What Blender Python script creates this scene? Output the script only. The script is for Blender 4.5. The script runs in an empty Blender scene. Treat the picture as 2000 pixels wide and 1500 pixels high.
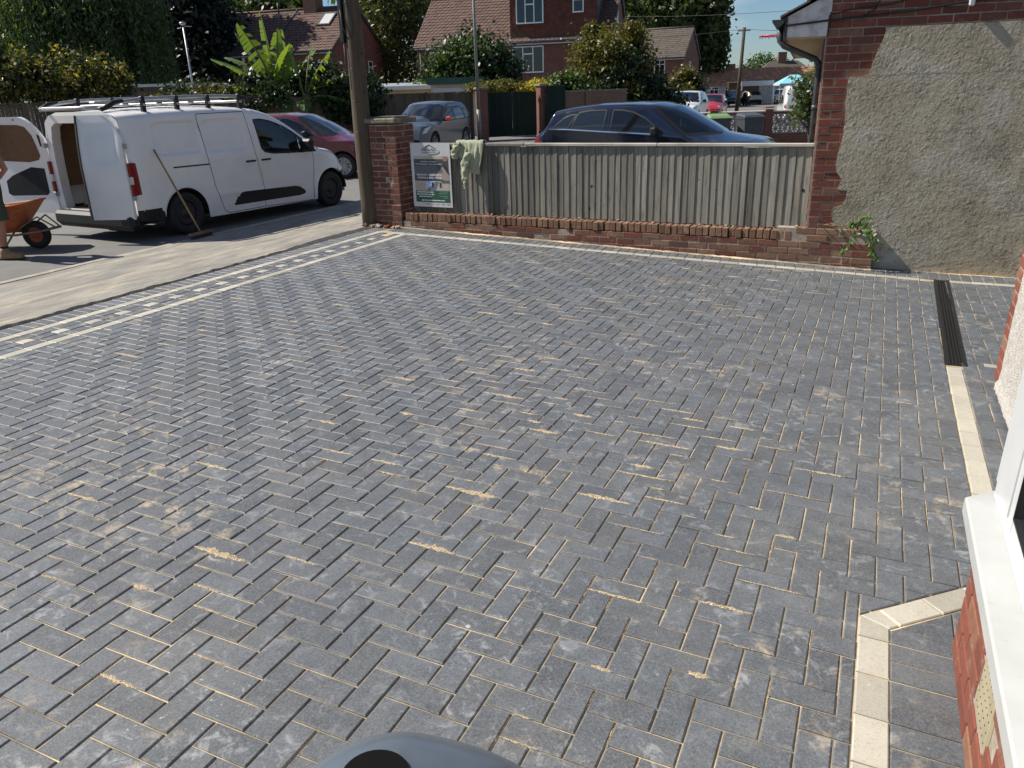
import bpy, bmesh, math, random
import numpy as np
from mathutils import Matrix, Vector
R = math.radians
sc = bpy.context.scene
# ---------------------------------------------------------------- camera
cam = bpy.data.cameras.new('camera'); camo = bpy.data.objects.new('camera', cam); sc.collection.objects.link(camo)
Rt, Up, Fw = Vector((0.909769, 0.414015, -0.030192)), Vector((-0.119803, 0.331504, 0.935816)), Vector((-0.39745, 0.84776, -0.351193))
Fw = Fw.normalized(); Rt = (Rt - Fw*Rt.dot(Fw)).normalized(); Up = Rt.cross(Fw)
mw = Matrix((Rt, Up, -Fw)).transposed().to_4x4(); mw.translation = (0.049, 0.022, 1.781)
camo.matrix_world = mw
cam.sensor_width = 36.0; cam.lens = 27.43; cam.clip_start = 0.05; cam.clip_end = 2000
sc.camera = camo
# ---------------------------------------------------------------- sky and sun
SUN_EL, SUN_AZ = R(46), R(10.5)          # sun over the street, slightly behind the camera
sdir = Vector((-math.cos(SUN_EL)*math.cos(SUN_AZ), -math.cos(SUN_EL)*math.sin(SUN_AZ), math.sin(SUN_EL)))
sc.world = bpy.data.worlds.new('World'); sc.world.use_nodes = True
wt = sc.world.node_tree; wt.nodes.clear()
def wn(t): return wt.nodes.new(t)
wo = wn('ShaderNodeOutputWorld'); wb = wn('ShaderNodeBackground'); sky = wn('ShaderNodeTexSky')
sky.sky_type = 'NISHITA'; sky.sun_disc = False; sky.sun_elevation = SUN_EL
sky.sun_rotation = math.atan2(sdir.x, sdir.y); sky.altitude = 50; sky.air_density = 1.0; sky.dust_density = 0.25; sky.ozone_density = 3.0
tcw = wn('ShaderNodeTexCoord'); mpw = wn('ShaderNodeMapping'); mpw.inputs['Scale'].default_value = (1, 1, 3.2)
nz = wn('ShaderNodeTexNoise'); nz.inputs['Scale'].default_value = 2.6; nz.inputs['Detail'].default_value = 7; nz.inputs['Roughness'].default_value = .58
rp = wn('ShaderNodeValToRGB'); rp.color_ramp.elements[0].position = .48; rp.color_ramp.elements[1].position = .76
mxw = wn('ShaderNodeMixRGB'); mxw.inputs['Color2'].default_value = (8.0, 8.2, 8.6, 1)
wt.links.new(tcw.outputs['Generated'], mpw.inputs['Vector']); wt.links.new(mpw.outputs[0], nz.inputs['Vector'])
wt.links.new(nz.outputs['Fac'], rp.inputs['Fac']); wt.links.new(rp.outputs['Color'], mxw.inputs['Fac'])
tn = wn('ShaderNodeMixRGB'); tn.blend_type = 'MULTIPLY'; tn.inputs['Fac'].default_value = 1; tn.inputs['Color2'].default_value = (.80, .95, 1.12, 1)
wt.links.new(sky.outputs[0], tn.inputs['Color1']); wt.links.new(tn.outputs[0], mxw.inputs['Color1']); wt.links.new(mxw.outputs[0], wb.inputs['Color'])
wb.inputs['Strength'].default_value = 0.055
wt.links.new(wb.outputs[0], wo.inputs['Surface'])
sl = bpy.data.lights.new('sun', 'SUN'); sl.energy = 5.0; sl.angle = R(0.53); sl.color = (1.0, 0.93, 0.82)
so = bpy.data.objects.new('sun', sl); sc.collection.objects.link(so); so.location = sdir*60
so.rotation_euler = sdir.to_track_quat('Z', 'Y').to_euler()
sc.view_settings.view_transform = 'Standard'; sc.view_settings.look = 'None'; sc.view_settings.gamma = 1
sc.view_settings.exposure = 0.60
sc.view_settings.use_curve_mapping = False
# ---------------------------------------------------------------- helpers
C = sc.collection
rnd = random.Random(7)
npr = np.random.default_rng(11)
GD = Matrix.Rotation(0.030, 4, Vector((-0.41428, 0.91014, 0)))       # driveway frame: it falls 1:33 towards the house
def GP(x, y, z=0): return GD @ Vector((x, y, z))
def tag(o, label=None, cat=None, group=None, kind=None):
    if label: o['label'] = label
    if cat: o['category'] = cat
    if group: o['group'] = group
    if kind: o['kind'] = kind
    return o
def empty(name, loc=(0,0,0), rz=0, label=None, cat=None, group=None):
    o = bpy.data.objects.new(name, None); C.objects.link(o); o.location = loc; o.rotation_euler = (0,0,rz); o.empty_display_size = .1
    return tag(o, label, cat, group)
def link(name, me, parent=None, loc=None, rot=None):
    o = bpy.data.objects.new(name, me); C.objects.link(o)
    if parent: o.parent = parent
    if loc is not None: o.location = loc
    if rot is not None: o.rotation_euler = rot
    return o
def copy_tree(o, parent=None):
    c = o.copy(); C.objects.link(c)
    c.parent = parent
    for ch in [q for q in o.children]: copy_tree(ch, c)
    return c
class MB:
    def __init__(s): s.v = []; s.f = []; s.sm = []
    def add(s, vs, fs, smooth=False):
        b = len(s.v); s.v += [tuple(q) for q in vs]; s.f += [tuple(b+i for i in f) for f in fs]; s.sm += [smooth]*len(fs); return s
    def box(s, x0, x1, y0, y1, z0, z1):
        return s.add([(x0,y0,z0),(x1,y0,z0),(x1,y1,z0),(x0,y1,z0),(x0,y0,z1),(x1,y0,z1),(x1,y1,z1),(x0,y1,z1)],
            [(0,3,2,1),(4,5,6,7),(0,1,5,4),(1,2,6,5),(2,3,7,6),(3,0,4,7)])
    def bbox(s, x0, x1, y0, y1, z0, z1, c=.006):
        # box with chamfered edges
        def p(i,j,k,ax):
            X=(x0,x1)[i]; Y=(y0,y1)[j]; Z=(z0,z1)[k]; sx=c*(1-2*i); sy=c*(1-2*j); sz=c*(1-2*k)
            return [(X,Y+sy,Z+sz),(X+sx,Y,Z+sz),(X+sx,Y+sy,Z)][ax]
        vs=[p(i,j,k,a) for i in (0,1) for j in (0,1) for k in (0,1) for a in (0,1,2)]
        def I(i,j,k,a): return ((i*2+j)*2+k)*3+a
        fs=[]
        for i in (0,1): fs.append((I(i,0,0,0),I(i,0,1,0),I(i,1,1,0),I(i,1,0,0)))
        for j in (0,1): fs.append((I(0,j,0,1),I(1,j,0,1),I(1,j,1,1),I(0,j,1,1)))
        for k in (0,1): fs.append((I(0,0,k,2),I(0,1,k,2),I(1,1,k,2),I(1,0,k,2)))
        for i in (0,1):
            for j in (0,1):
                fs.append((I(i,j,0,0),I(i,j,1,0),I(i,j,1,1),I(i,j,0,1)))
        for i in (0,1):
            for k in (0,1): fs.append((I(i,0,k,0),I(i,1,k,0),I(i,1,k,2),I(i,0,k,2)))
        for j in (0,1):
            for k in (0,1): fs.append((I(0,j,k,1),I(1,j,k,1),I(1,j,k,2),I(0,j,k,2)))
        for i in (0,1):
            for j in (0,1):
                for k in (0,1): fs.append((I(i,j,k,0),I(i,j,k,1),I(i,j,k,2)))
        return s.add(vs,fs)
    def bar(s, a, b, w, h, up=(0,0,1)):
        a=Vector(a); b=Vector(b); d=(b-a); d.normalize(); u=Vector(up)
        if abs(d.dot(u))>.98: u=Vector((1,0,0))
        r=d.cross(u).normalized(); u=r.cross(d)
        vs=[]
        for p in (a,b):
            for sx,sz in ((-1,-1),(1,-1),(1,1),(-1,1)): vs.append(p+r*(sx*w/2)+u*(sz*h/2))
        return s.add(vs,[(0,1,2,3),(7,6,5,4),(0,4,5,1),(1,5,6,2),(2,6,7,3),(3,7,4,0)])
    def tube(s, pts, r, n=8, caps=True, smooth=True):
        P=[Vector(p) for p in pts]; m=len(P); rr=r if isinstance(r,(list,tuple)) else [r]*m
        vs=[]; prev=None
        for i in range(m):
            d=(P[min(i+1,m-1)]-P[max(i-1,0)]).normalized()
            if prev is None:
                u=Vector((0,0,1)) if abs(d.z)<.9 else Vector((1,0,0))
            else: u=prev
            x=d.cross(u).normalized(); u=x.cross(d).normalized(); prev=u
            for k in range(n):
                a=2*math.pi*k/n; vs.append(P[i]+(x*math.cos(a)+u*math.sin(a))*rr[i])
        fs=[]
        for i in range(m-1):
            for k in range(n):
                k2=(k+1)%n; fs.append((i*n+k,i*n+k2,(i+1)*n+k2,(i+1)*n+k))
        s.add(vs,fs,smooth)
        if caps:
            b=len(s.v)-len(vs); s.f.append(tuple(b+k for k in range(n))[::-1]); s.f.append(tuple(b+(m-1)*n+k for k in range(n))); s.sm+=[False]*2
        return s
    def lathe(s, prof, n=24, axis='z', o=(0,0,0), smooth=True):
        vs=[]; fs=[]; m=len(prof)
        for k in range(n):
            a=2*math.pi*k/n; ca,sa=math.cos(a),math.sin(a)
            for r_,h_ in prof:
                if axis=='z': vs.append((o[0]+r_*ca,o[1]+r_*sa,o[2]+h_))
                elif axis=='x': vs.append((o[0]+h_,o[1]+r_*ca,o[2]+r_*sa))
                else: vs.append((o[0]+r_*ca,o[1]+h_,o[2]+r_*sa))
        for k in range(n):
            k2=(k+1)%n
            for i in range(m-1): fs.append((k*m+i,k2*m+i,k2*m+i+1,k*m+i+1))
        return s.add(vs,fs,smooth)
    def prism(s, poly, h0, h1, axis='z'):
        # extrude a 2D polygon; axis z: (x,y), axis y: (x,z), axis x: (y,z)
        def P(p,h): return (p[0],p[1],h) if axis=='z' else ((p[0],h,p[1]) if axis=='y' else (h,p[0],p[1]))
        n=len(poly); vs=[P(p,h0) for p in poly]+[P(p,h1) for p in poly]
        fs=[tuple(range(n))[::-1],tuple(range(n,2*n))]+[(i,(i+1)%n,n+(i+1)%n,n+i) for i in range(n)]
        return s.add(vs,fs)
    def grid(s, nu, nv, fn, smooth=True, flip=False):
        vs=[fn(i/(nu-1),j/(nv-1)) for j in range(nv) for i in range(nu)]
        fs=[(j*nu+i,j*nu+i+1,(j+1)*nu+i+1,(j+1)*nu+i) for j in range(nv-1) for i in range(nu-1)]
        if flip: fs=[f[::-1] for f in fs]
        return s.add(vs,fs,smooth)
    def mesh(s, name, m):
        me=bpy.data.meshes.new(name); me.from_pydata(s.v,[],s.f)
        if m is not None: me.materials.append(m)
        if any(s.sm): me.polygons.foreach_set('use_smooth',s.sm)
        me.update(); return me
    def build(s, name, m, parent=None, loc=None, rot=None): return link(name, s.mesh(name,m), parent, loc, rot)
def fixn(o):
    bm=bmesh.new(); bm.from_mesh(o.data); bmesh.ops.recalc_face_normals(bm,faces=bm.faces); bm.to_mesh(o.data); bm.free(); return o
def quads_mesh(name, V, m, nper=4):
    # V: (n, nper, 3) array of separate polygons
    n=len(V); me=bpy.data.meshes.new(name); me.vertices.add(n*nper); me.vertices.foreach_set('co',V.reshape(-1).astype(np.float32))
    me.loops.add(n*nper); me.loops.foreach_set('vertex_index',np.arange(n*nper,dtype=np.int32))
    me.polygons.add(n); me.polygons.foreach_set('loop_start',np.arange(0,n*nper,nper,dtype=np.int32)); me.polygons.foreach_set('loop_total',np.full(n,nper,dtype=np.int32))
    me.materials.append(m); me.update(calc_edges=True); return me
# ---------------------------------------------------------------- materials
MT={}
class NT:
    def __init__(s,name):
        s.m=bpy.data.materials.new(name); s.m.use_nodes=True; s.t=s.m.node_tree; s.n=s.t.nodes; s.b=s.n['Principled BSDF']; s.out=s.n['Material Output']
        MT[name]=s.m; s.tc=None
    def new(s,t,**k):
        q=s.n.new(t)
        for a,v in k.items(): setattr(q,a,v)
        return q
    def l(s,a,b): s.t.links.new(a,b)
    def coord(s,kind='Object'):
        if s.tc is None: s.tc=s.new('ShaderNodeTexCoord')
        return s.tc.outputs[kind]
    def world(s):
        return s.new('ShaderNodeNewGeometry').outputs['Position']
    def noise(s,scale,detail=4,rough=.55,vec=None,stretch=None,dist=0):
        n=s.new('ShaderNodeTexNoise'); n.inputs['Scale'].default_value=scale; n.inputs['Detail'].default_value=detail; n.inputs['Roughness'].default_value=rough; n.inputs['Distortion'].default_value=dist
        v=vec if vec is not None else s.coord()
        if stretch:
            mp=s.new('ShaderNodeMapping'); mp.inputs['Scale'].default_value=stretch; s.l(v,mp.inputs['Vector']); v=mp.outputs[0]
        s.l(v,n.inputs['Vector']); return n.outputs['Fac']
    def ramp(s,fac,stops):
        r=s.new('ShaderNodeValToRGB'); e=r.color_ramp.elements
        while len(e)<len(stops): e.new(.5)
        for q,(p,c) in zip(e,stops):
            q.position=p; q.color=(c,c,c,1) if not isinstance(c,(tuple,list)) else (c[0],c[1],c[2],1)
        s.l(fac,r.inputs['Fac']); return r.outputs['Color']
    def mix(s,fac,a,b,blend='MIX'):
        m=s.new('ShaderNodeMixRGB',blend_type=blend)
        for sock,v in ((m.inputs['Fac'],fac),(m.inputs['Color1'],a),(m.inputs['Color2'],b)):
            if hasattr(v,'is_output'): s.l(v,sock)
            elif isinstance(v,(tuple,list)): sock.default_value=(v[0],v[1],v[2],1)
            else: sock.default_value=v
        return m.outputs[0]
    def math(s,op,a,b=None,clamp=False):
        m=s.new('ShaderNodeMath',operation=op); m.use_clamp=clamp
        for i,v in enumerate((a,b)):
            if v is None: continue
            if hasattr(v,'is_output'): s.l(v,m.inputs[i])
            else: m.inputs[i].default_value=v
        return m.outputs[0]
    def bump(s,h,strength=.4,dist=.01):
        b=s.new('ShaderNodeBump'); b.inputs['Strength'].default_value=strength; b.inputs['Distance'].default_value=dist
        s.l(h,b.inputs['Height']); s.l(b.outputs[0],s.b.inputs['Normal']); return b
    def rand(s):
        # one random number per separate piece, whether its own object or an island in a joined mesh
        a=s.new('ShaderNodeObjectInfo').outputs['Random']; b=s.new('ShaderNodeNewGeometry').outputs['Random Per Island']
        return s.math('FRACT',s.math('ADD',a,b))
    def col(s,v):
        if hasattr(v,'is_output'): s.l(v,s.b.inputs['Base Color'])
        else: s.b.inputs['Base Color'].default_value=(v[0],v[1],v[2],1)
    def set(s,**k):
        for a,v in k.items():
            sock=s.b.inputs[a.replace('_',' ')]
            if hasattr(v,'is_output'): s.l(v,sock)
            else: sock.default_value=v
        return s.m
def pm(name,c1,c2,scale=6,rough=.7,bump=0,bscale=40,bd=.005,metallic=0,stretch=None,rvar=0.0,lo=.35,hi=.65,detail=5,spec=.5):
    t=NT(name); f=t.noise(scale,detail,stretch=stretch); c=t.mix(t.ramp(f,[(lo,0.),(hi,1.)]),c1,c2)
    if rvar>0:
        k=t.math('ADD',t.math('MULTIPLY',t.rand(),2*rvar),1-rvar); c=t.mix(1.0,c,k,'MULTIPLY')
    t.col(c); t.set(Roughness=rough,Metallic=metallic,Specular_IOR_Level=spec)
    if bump: t.bump(t.noise(bscale,4,stretch=stretch),bump,bd)
    return t.m
def paint(name,c,rough=.25,coat=.6,metallic=0.0):
    t=NT(name); f=t.noise(3.0,4); d=t.noise(60,3)
    k=t.ramp(f,[(.3,.90),(.7,1.0)]); t.col(t.mix(1.0,c,k,'MULTIPLY'))
    t.set(Roughness=t.math('ADD',t.math('MULTIPLY',d,.12),rough-.06),Metallic=metallic,Coat_Weight=coat,Coat_Roughness=.08); return t.m
def glass(name,tint=(.55,.65,.66),refl=1.0,opac=.35):
    # car or window pane: see-through tinted film plus mirror reflection by angle
    t=NT(name); t.n.remove(t.b)
    tr=t.new('ShaderNodeBsdfTransparent'); tr.inputs['Color'].default_value=(*tint,1)
    df=t.new('ShaderNodeBsdfPrincipled'); df.inputs['Base Color'].default_value=(.02,.025,.03,1); df.inputs['Roughness'].default_value=.05
    gl=t.new('ShaderNodeBsdfGlossy'); gl.inputs['Roughness'].default_value=.03; gl.inputs['Color'].default_value=(1,1,1,1)
    m1=t.new('ShaderNodeMixShader'); m1.inputs['Fac'].default_value=opac; t.l(tr.outputs[0],m1.inputs[1]); t.l(df.outputs[0],m1.inputs[2])
    fr=t.new('ShaderNodeFresnel'); fr.inputs['IOR'].default_value=1.5
    m2=t.new('ShaderNodeMixShader'); t.l(t.math('MULTIPLY',fr.outputs[0],refl,True),m2.inputs['Fac']); t.l(m1.outputs[0],m2.inputs[1]); t.l(gl.outputs[0],m2.inputs[2])
    t.l(m2.outputs[0],t.out.inputs['Surface']); return t.m
def leafmat(name,c1,c2,c3,trans=.35,rough=.45):
    t=NT(name); g=t.new('ShaderNodeNewGeometry'); r=g.outputs['Random Per Island']
    c=t.ramp(r,[(0,c1),(.55,c2),(1,c3)]); t.col(c); t.set(Roughness=rough,Specular_IOR_Level=.4)
    tl=t.new('ShaderNodeBsdfTranslucent'); t.l(t.mix(1.0,c,(1.5,1.6,.7),'MULTIPLY'),tl.inputs['Color'])
    mx=t.new('ShaderNodeMixShader'); mx.inputs['Fac'].default_value=trans; t.l(t.b.outputs[0],mx.inputs[1]); t.l(tl.outputs[0],mx.inputs[2]); t.l(mx.outputs[0],t.out.inputs['Surface']); return t.m
# pavers: charcoal concrete with pale scuffs and jointing sand brushed over them
SAND=(.60,.46,.28)
def paver_mat(name,base,dark,scuff,sand_amt,speck=((.19,.20,.21),(.040,.043,.047))):
    t=NT(name); w=t.world(); r=t.rand()
    c=t.mix(t.ramp(t.noise(9,5,.6,vec=w),[(.35,0.),(.7,1.)]),base,dark)
    c=t.mix(1.0,c,t.math('ADD',t.math('MULTIPLY',r,.42),.79),'MULTIPLY')
    c=t.mix(t.ramp(t.noise(150,3,.6,vec=w),[(.42,.0),(.70,.55)]),c,speck[0]); c=t.mix(t.ramp(t.noise(95,3,.6,vec=w),[(.52,.0),(.70,.6)]),c,speck[1])          # aggregate specks
    sm=t.math('MULTIPLY',t.ramp(t.noise(14,6,.72,vec=w,dist=.8),[(.54,0.),(.70,1.)]),t.ramp(t.noise(1.6,3,vec=w),[(.38,.15),(.62,.85)]))
    c=t.mix(t.math('MULTIPLY',sm,scuff),c,(.40,.42,.44)); wm=t.math('MULTIPLY',t.ramp(t.noise(26,4,.6,vec=w),[(.66,0.),(.74,1.)]),t.ramp(t.noise(1.3,2,vec=w),[(.5,0.),(.65,.7)])); c=t.mix(wm,c,(.62,.64,.66))                                       # pale bloom and scuffs
    big=t.ramp(t.noise(.75,3,.5,vec=w),[(.47,0.),(.64,1.)]); sn=t.ramp(t.noise(7,7,.75,vec=w,dist=.25),[(.55,0.),(.74,1.)])
    s=t.math('MULTIPLY',t.math('MULTIPLY',big,sn),sand_amt,True)
    dust=t.math('MULTIPLY',t.ramp(t.noise(2.3,4,.6,vec=w),[(.45,0.),(.8,1.)]),.07*sand_amt)
    c=t.mix(t.math('ADD',s,dust,True),c,SAND); t.col(c)
    t.set(Roughness=t.math('ADD',t.math('MULTIPLY',t.noise(25,3,vec=w),.22),.46),Specular_IOR_Level=.5)
    t.bump(t.noise(220,3,.6,vec=w),.35,.0025); return t.m
M_PAVER=paver_mat('paver_charcoal',(.092,.103,.118),(.061,.069,.081),.75,.8)
M_LIGHT=paver_mat('paver_pale',(.40,.38,.32),(.335,.315,.265),.15,.4,((.45,.43,.37),(.28,.265,.22)))
def sand_mat():
    t=NT('joint_sand'); w=t.world(); c=t.mix(t.ramp(t.noise(30,5,vec=w),[(.3,0.),(.7,1.)]),(.55,.42,.25),(.70,.55,.34))
    dk=t.ramp(t.noise(1.1,6,.7,vec=w),[(.44,1.),(.60,.0)]); c=t.mix(t.math('MULTIPLY',dk,.75),c,(.09,.08,.07)); t.col(c); t.set(Roughness=.95); t.bump(t.noise(400,2,vec=w),.5,.002); return t.m
M_SAND=sand_mat()
def brick_mat(name,stops,mortar=(.42,.37,.30),soot=.35):
    t=NT(name); w=t.world(); r=t.rand(); c=t.ramp(r,stops)
    c=t.mix(t.ramp(t.noise(22,6,.65,vec=w),[(.35,0.),(.75,.45)]),c,(.07,.045,.035))
    c=t.mix(t.math('MULTIPLY',t.ramp(t.noise(9,5,.7,vec=w),[(.56,0.),(.72,1.)]),soot),c,mortar)
    t.col(c); t.set(Roughness=.88,Specular_IOR_Level=.25); t.bump(t.noise(130,4,.7,vec=w),.7,.006); return t.m
M_BRICK=brick_mat('brick_old_red',[(0,(.115,.045,.034)),(.3,(.19,.068,.045)),(.62,(.155,.058,.042)),(.85,(.22,.10,.065)),(1,(.09,.045,.04))],soot=.5)
M_BRICKO=brick_mat('brick_orange_red',[(0,(.17,.052,.036)),(.35,(.235,.075,.048)),(.7,(.20,.062,.042)),(.9,(.26,.135,.085)),(1,(.14,.05,.038))],soot=.25)
M_BRICKY=brick_mat('brick_buff',[(0,(.19,.10,.065)),(.35,(.26,.155,.10)),(.7,(.16,.08,.055)),(1,(.29,.19,.12))],soot=.5)
M_MORTAR=pm('mortar',(.37,.315,.255),(.25,.21,.17),18,.95,.6,90,.006)
M_ASPHALT=None
def asphalt():
    t=NT('asphalt'); w=t.world(); c=t.mix(t.ramp(t.noise(3,5,vec=w),[(.3,0.),(.7,1.)]),(.10,.099,.097),(.14,.138,.133))
    c=t.mix(t.ramp(t.noise(160,2,vec=w),[(.4,0.),(.8,.6)]),c,(.24,.235,.225)); t.col(c); t.set(Roughness=.85); t.bump(t.noise(180,3,vec=w),.6,.006); return t.m
M_ASPHALT=asphalt()
def footway_mat():
    t=NT('footway_dusty'); w=t.world(); c=t.mix(t.ramp(t.noise(2.2,6,.6,vec=w,stretch=(2.2,.6,1)),[(.36,0.),(.62,1.)]),(.17,.163,.148),(.29,.275,.24))
    c=t.mix(t.ramp(t.noise(1.1,6,.68,vec=w,stretch=(2.6,.7,1),dist=.6),[(.50,0.),(.70,.8)]),c,(.46,.395,.285))
    c=t.mix(t.ramp(t.noise(7,6,.7,vec=w,stretch=(3,.5,1)),[(.50,0.),(.66,.7)]),c,(.12,.115,.105)); c=t.mix(t.ramp(t.noise(85,4,.65,vec=w),[(.45,0.),(.7,.45)]),c,(.10,.095,.085))
    t.col(c); t.set(Roughness=.92); t.bump(t.noise(140,4,.6,vec=w),.55,.006); return t.m
M_FOOT=footway_mat()
def render_mat():
    t=NT('old_cement_render'); w=t.world()
    c=t.mix(t.ramp(t.noise(2.1,6,.62,vec=w,dist=.4),[(.32,0.),(.66,1.)]),(.50,.45,.345),(.37,.32,.23))
    c=t.mix(t.ramp(t.noise(1.7,5,.65,vec=w),[(.50,0.),(.68,.75)]),c,(.52,.495,.44)); c=t.mix(t.math('MULTIPLY',t.ramp(t.noise(5,5,.7,vec=w),[(.5,0.),(.62,1.)]),t.ramp(t.noise(38,4,.7,vec=w),[(.42,0.),(.56,.6)])),c,(.16,.14,.11))
    c=t.mix(t.ramp(t.noise(70,4,.6,vec=w),[(.55,0.),(.78,.6)]),c,(.55,.52,.45))
    c=t.mix(t.ramp(t.noise(26,5,.7,vec=w),[(.55,0.),(.75,.5)]),c,(.15,.135,.11)); t.col(c)
    t.set(Roughness=.93,Specular_IOR_Level=.2); h=t.math('ADD',t.math('MULTIPLY',t.noise(170,4,.7,vec=w),.6),t.math('MULTIPLY',t.ramp(t.noise(42,3,.6,vec=w),[(.52,0.),(.68,1.)]),.6)); t.bump(h,.6,.012); return t.m
M_RENDER=render_mat()
def wood_mat(name,c1,c2,dark,grain='z',rv=.3):
    t=NT(name); st={'z':(18,18,.9),'y':(18,.9,18),'x':(.9,18,18)}[grain]; w=t.world()
    r=t.rand(); ad=t.new('ShaderNodeVectorMath',operation='ADD'); cb=t.new('ShaderNodeCombineXYZ'); t.l(t.math('MULTIPLY',r,7.0),cb.inputs[0]); t.l(t.math('MULTIPLY',r,3.0),cb.inputs[2]); t.l(w,ad.inputs[0]); t.l(cb.outputs[0],ad.inputs[1]); v=ad.outputs[0]
    g=t.noise(2.2,6,.65,vec=v,stretch=st); c=t.mix(t.ramp(g,[(.3,0.),(.7,1.)]),c1,c2)
    c=t.mix(t.ramp(t.noise(5.5,5,.6,vec=v,stretch=(st[0]*.35,st[1]*.35,st[2]*.8)),[(.55,0.),(.76,.85)]),c,dark)
    c=t.mix(t.ramp(t.noise(9,2,.5,vec=v),[(.735,0.),(.77,1.)]),c,(dark[0]*.5,dark[1]*.45,dark[2]*.4))
    c=t.mix(1.0,c,t.ramp(t.noise(1.3,4,.6,vec=w,stretch=(1.6,1.6,.35)),[(.30,.55),(.60,1.)]),'MULTIPLY')
    c=t.mix(1.0,c,t.math('ADD',t.math('MULTIPLY',r,2*rv),1-rv),'MULTIPLY'); t.col(c); t.set(Roughness=.82,Specular_IOR_Level=.3); t.bump(g,.5,.004); return t.m
M_FENCE=wood_mat('weathered_board',(.27,.255,.215),(.15,.145,.122),(.05,.048,.042),rv=.30)
M_FENCEB=wood_mat('brown_board',(.18,.135,.095),(.115,.085,.06),(.05,.04,.03))
M_POLE=wood_mat('pole_timber',(.135,.105,.072),(.08,.062,.044),(.035,.028,.022))
M_RAIL=wood_mat('rail_timber',(.46,.43,.36),(.33,.31,.26),(.20,.19,.16),grain='x')
M_WHITE=pm("white_upvc",(.56,.57,.58),(.51,.52,.53),5,.3)
M_BLACK=pm('black_plastic',(.010,.010,.011),(.016,.016,.017),30,.5,.2,200,.001)
M_RUBBER=pm('tyre_rubber',(.011,.011,.012),(.020,.019,.018),14,.8,.3,120,.002)
M_DARK=pm('dark_void',(.012,.012,.013),(.02,.02,.02),4,.9)
M_STEEL=pm('galvanised_steel',(.40,.41,.41),(.30,.31,.32),9,.45,metallic=.7)
M_GREYMETAL=pm('grey_pole_metal',(.22,.235,.21),(.16,.17,.155),7,.6,metallic=.2)
M_GLASS=glass('clear_glass',(.75,.82,.82),1.0,.10)
M_GLASSD=glass('dark_glass',(.16,.20,.22),1.3,.6)
M_CURT=pm('net_curtain',(.45,.47,.5),(.2,.22,.25),9,.9,stretch=(12,12,1))
def tile_mat(name,c1,c2,c3,spec=.3):
    t=NT(name); w=t.world(); c=t.ramp(t.rand(),[(0,c1),(.5,c2),(1,c3)]); c=t.mix(t.ramp(t.noise(3.2,5,.65,vec=w),[(.42,0.),(.75,.6)]),c,(c1[0]*.5,c1[1]*.55,c1[2]*.6)); t.col(c); t.set(Roughness=.8,Specular_IOR_Level=spec); t.bump(t.noise(30,3,vec=w),.3,.01); return t.m
M_TILE=tile_mat('roof_tile_brown',(.105,.062,.050),(.135,.080,.063),(.085,.054,.046))
M_TILEG=tile_mat('roof_tile_grey',(.095,.078,.062),(.12,.10,.08),(.08,.068,.058))
M_TILEO=tile_mat('roof_tile_orange',(.42,.20,.11),(.30,.16,.10),(.55,.32,.18))
M_TILEH=tile_mat('hung_tile_red',(.12,.045,.032),(.16,.06,.042),(.095,.04,.03))
def brickwall_mat(name,c1,c2,mort):
    t=NT(name); tc=t.coord(); sp=t.new('ShaderNodeSeparateXYZ'); t.l(tc,sp.inputs[0]); cb=t.new('ShaderNodeCombineXYZ'); t.l(t.math('ADD',sp.outputs[0],sp.outputs[1]),cb.inputs[0]); t.l(sp.outputs[2],cb.inputs[1])
    b=t.new('ShaderNodeTexBrick'); b.inputs['Scale'].default_value=1; b.inputs['Brick Width'].default_value=.225; b.inputs['Row Height'].default_value=.075; b.inputs['Mortar Size'].default_value=.008
    b.inputs['Color1'].default_value=(*c1,1); b.inputs['Color2'].default_value=(*c2,1); b.inputs['Mortar'].default_value=(*mort,1); t.l(cb.outputs[0],b.inputs['Vector'])
    c=t.mix(t.ramp(t.noise(1.3,5),[(.35,0.),(.7,.45)]),b.outputs['Color'],(c1[0]*.55,c1[1]*.6,c1[2]*.65)); t.col(c); t.set(Roughness=.88); t.bump(b.outputs['Fac'],-.4,.006); return t.m
M_BW=brickwall_mat('far_brickwork',(.20,.068,.045),(.145,.05,.036),(.20,.145,.11))
M_BWD=brickwall_mat('far_brickwork_brown',(.20,.10,.065),(.15,.08,.055),(.22,.18,.14))
# ================================================================ ground, road, footway
def zg(x,y):
    # natural ground level: level street, falling gently towards the close beyond the neighbour's house
    t=min(1,max(0,(x+7)/6)); d=math.hypot(x,y); k=min(1,max(0,(d-22)/45)); q=min(1,max(0,(x+.38*y+4)/9))
    return -.05-.10*t-.42*k*q
def ground():
    xs=[-400,-200,-110,-70,-50]+[-40+2*i for i in range(46)]+[60,80,120,200,400]; ys=[-60,-30,-15]+[-8+2*i for i in range(64)]+[130,160,220,300,420,600]
    m=MB(); nx=len(xs)
    for yy in ys:
        for xx in xs:
            z=zg(xx,yy)
            if -6.6<xx<3 and yy<9.4: z-=.35
            m.v.append((xx,yy,z))
    for j in range(len(ys)-1):
        for i in range(nx-1): m.f.append((j*nx+i,j*nx+i+1,(j+1)*nx+i+1,(j+1)*nx+i)); m.sm.append(True)
    o=m.build('road',M_ASPHALT); tag(o,'grey asphalt road surface','road',kind='structure')
ground()
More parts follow.
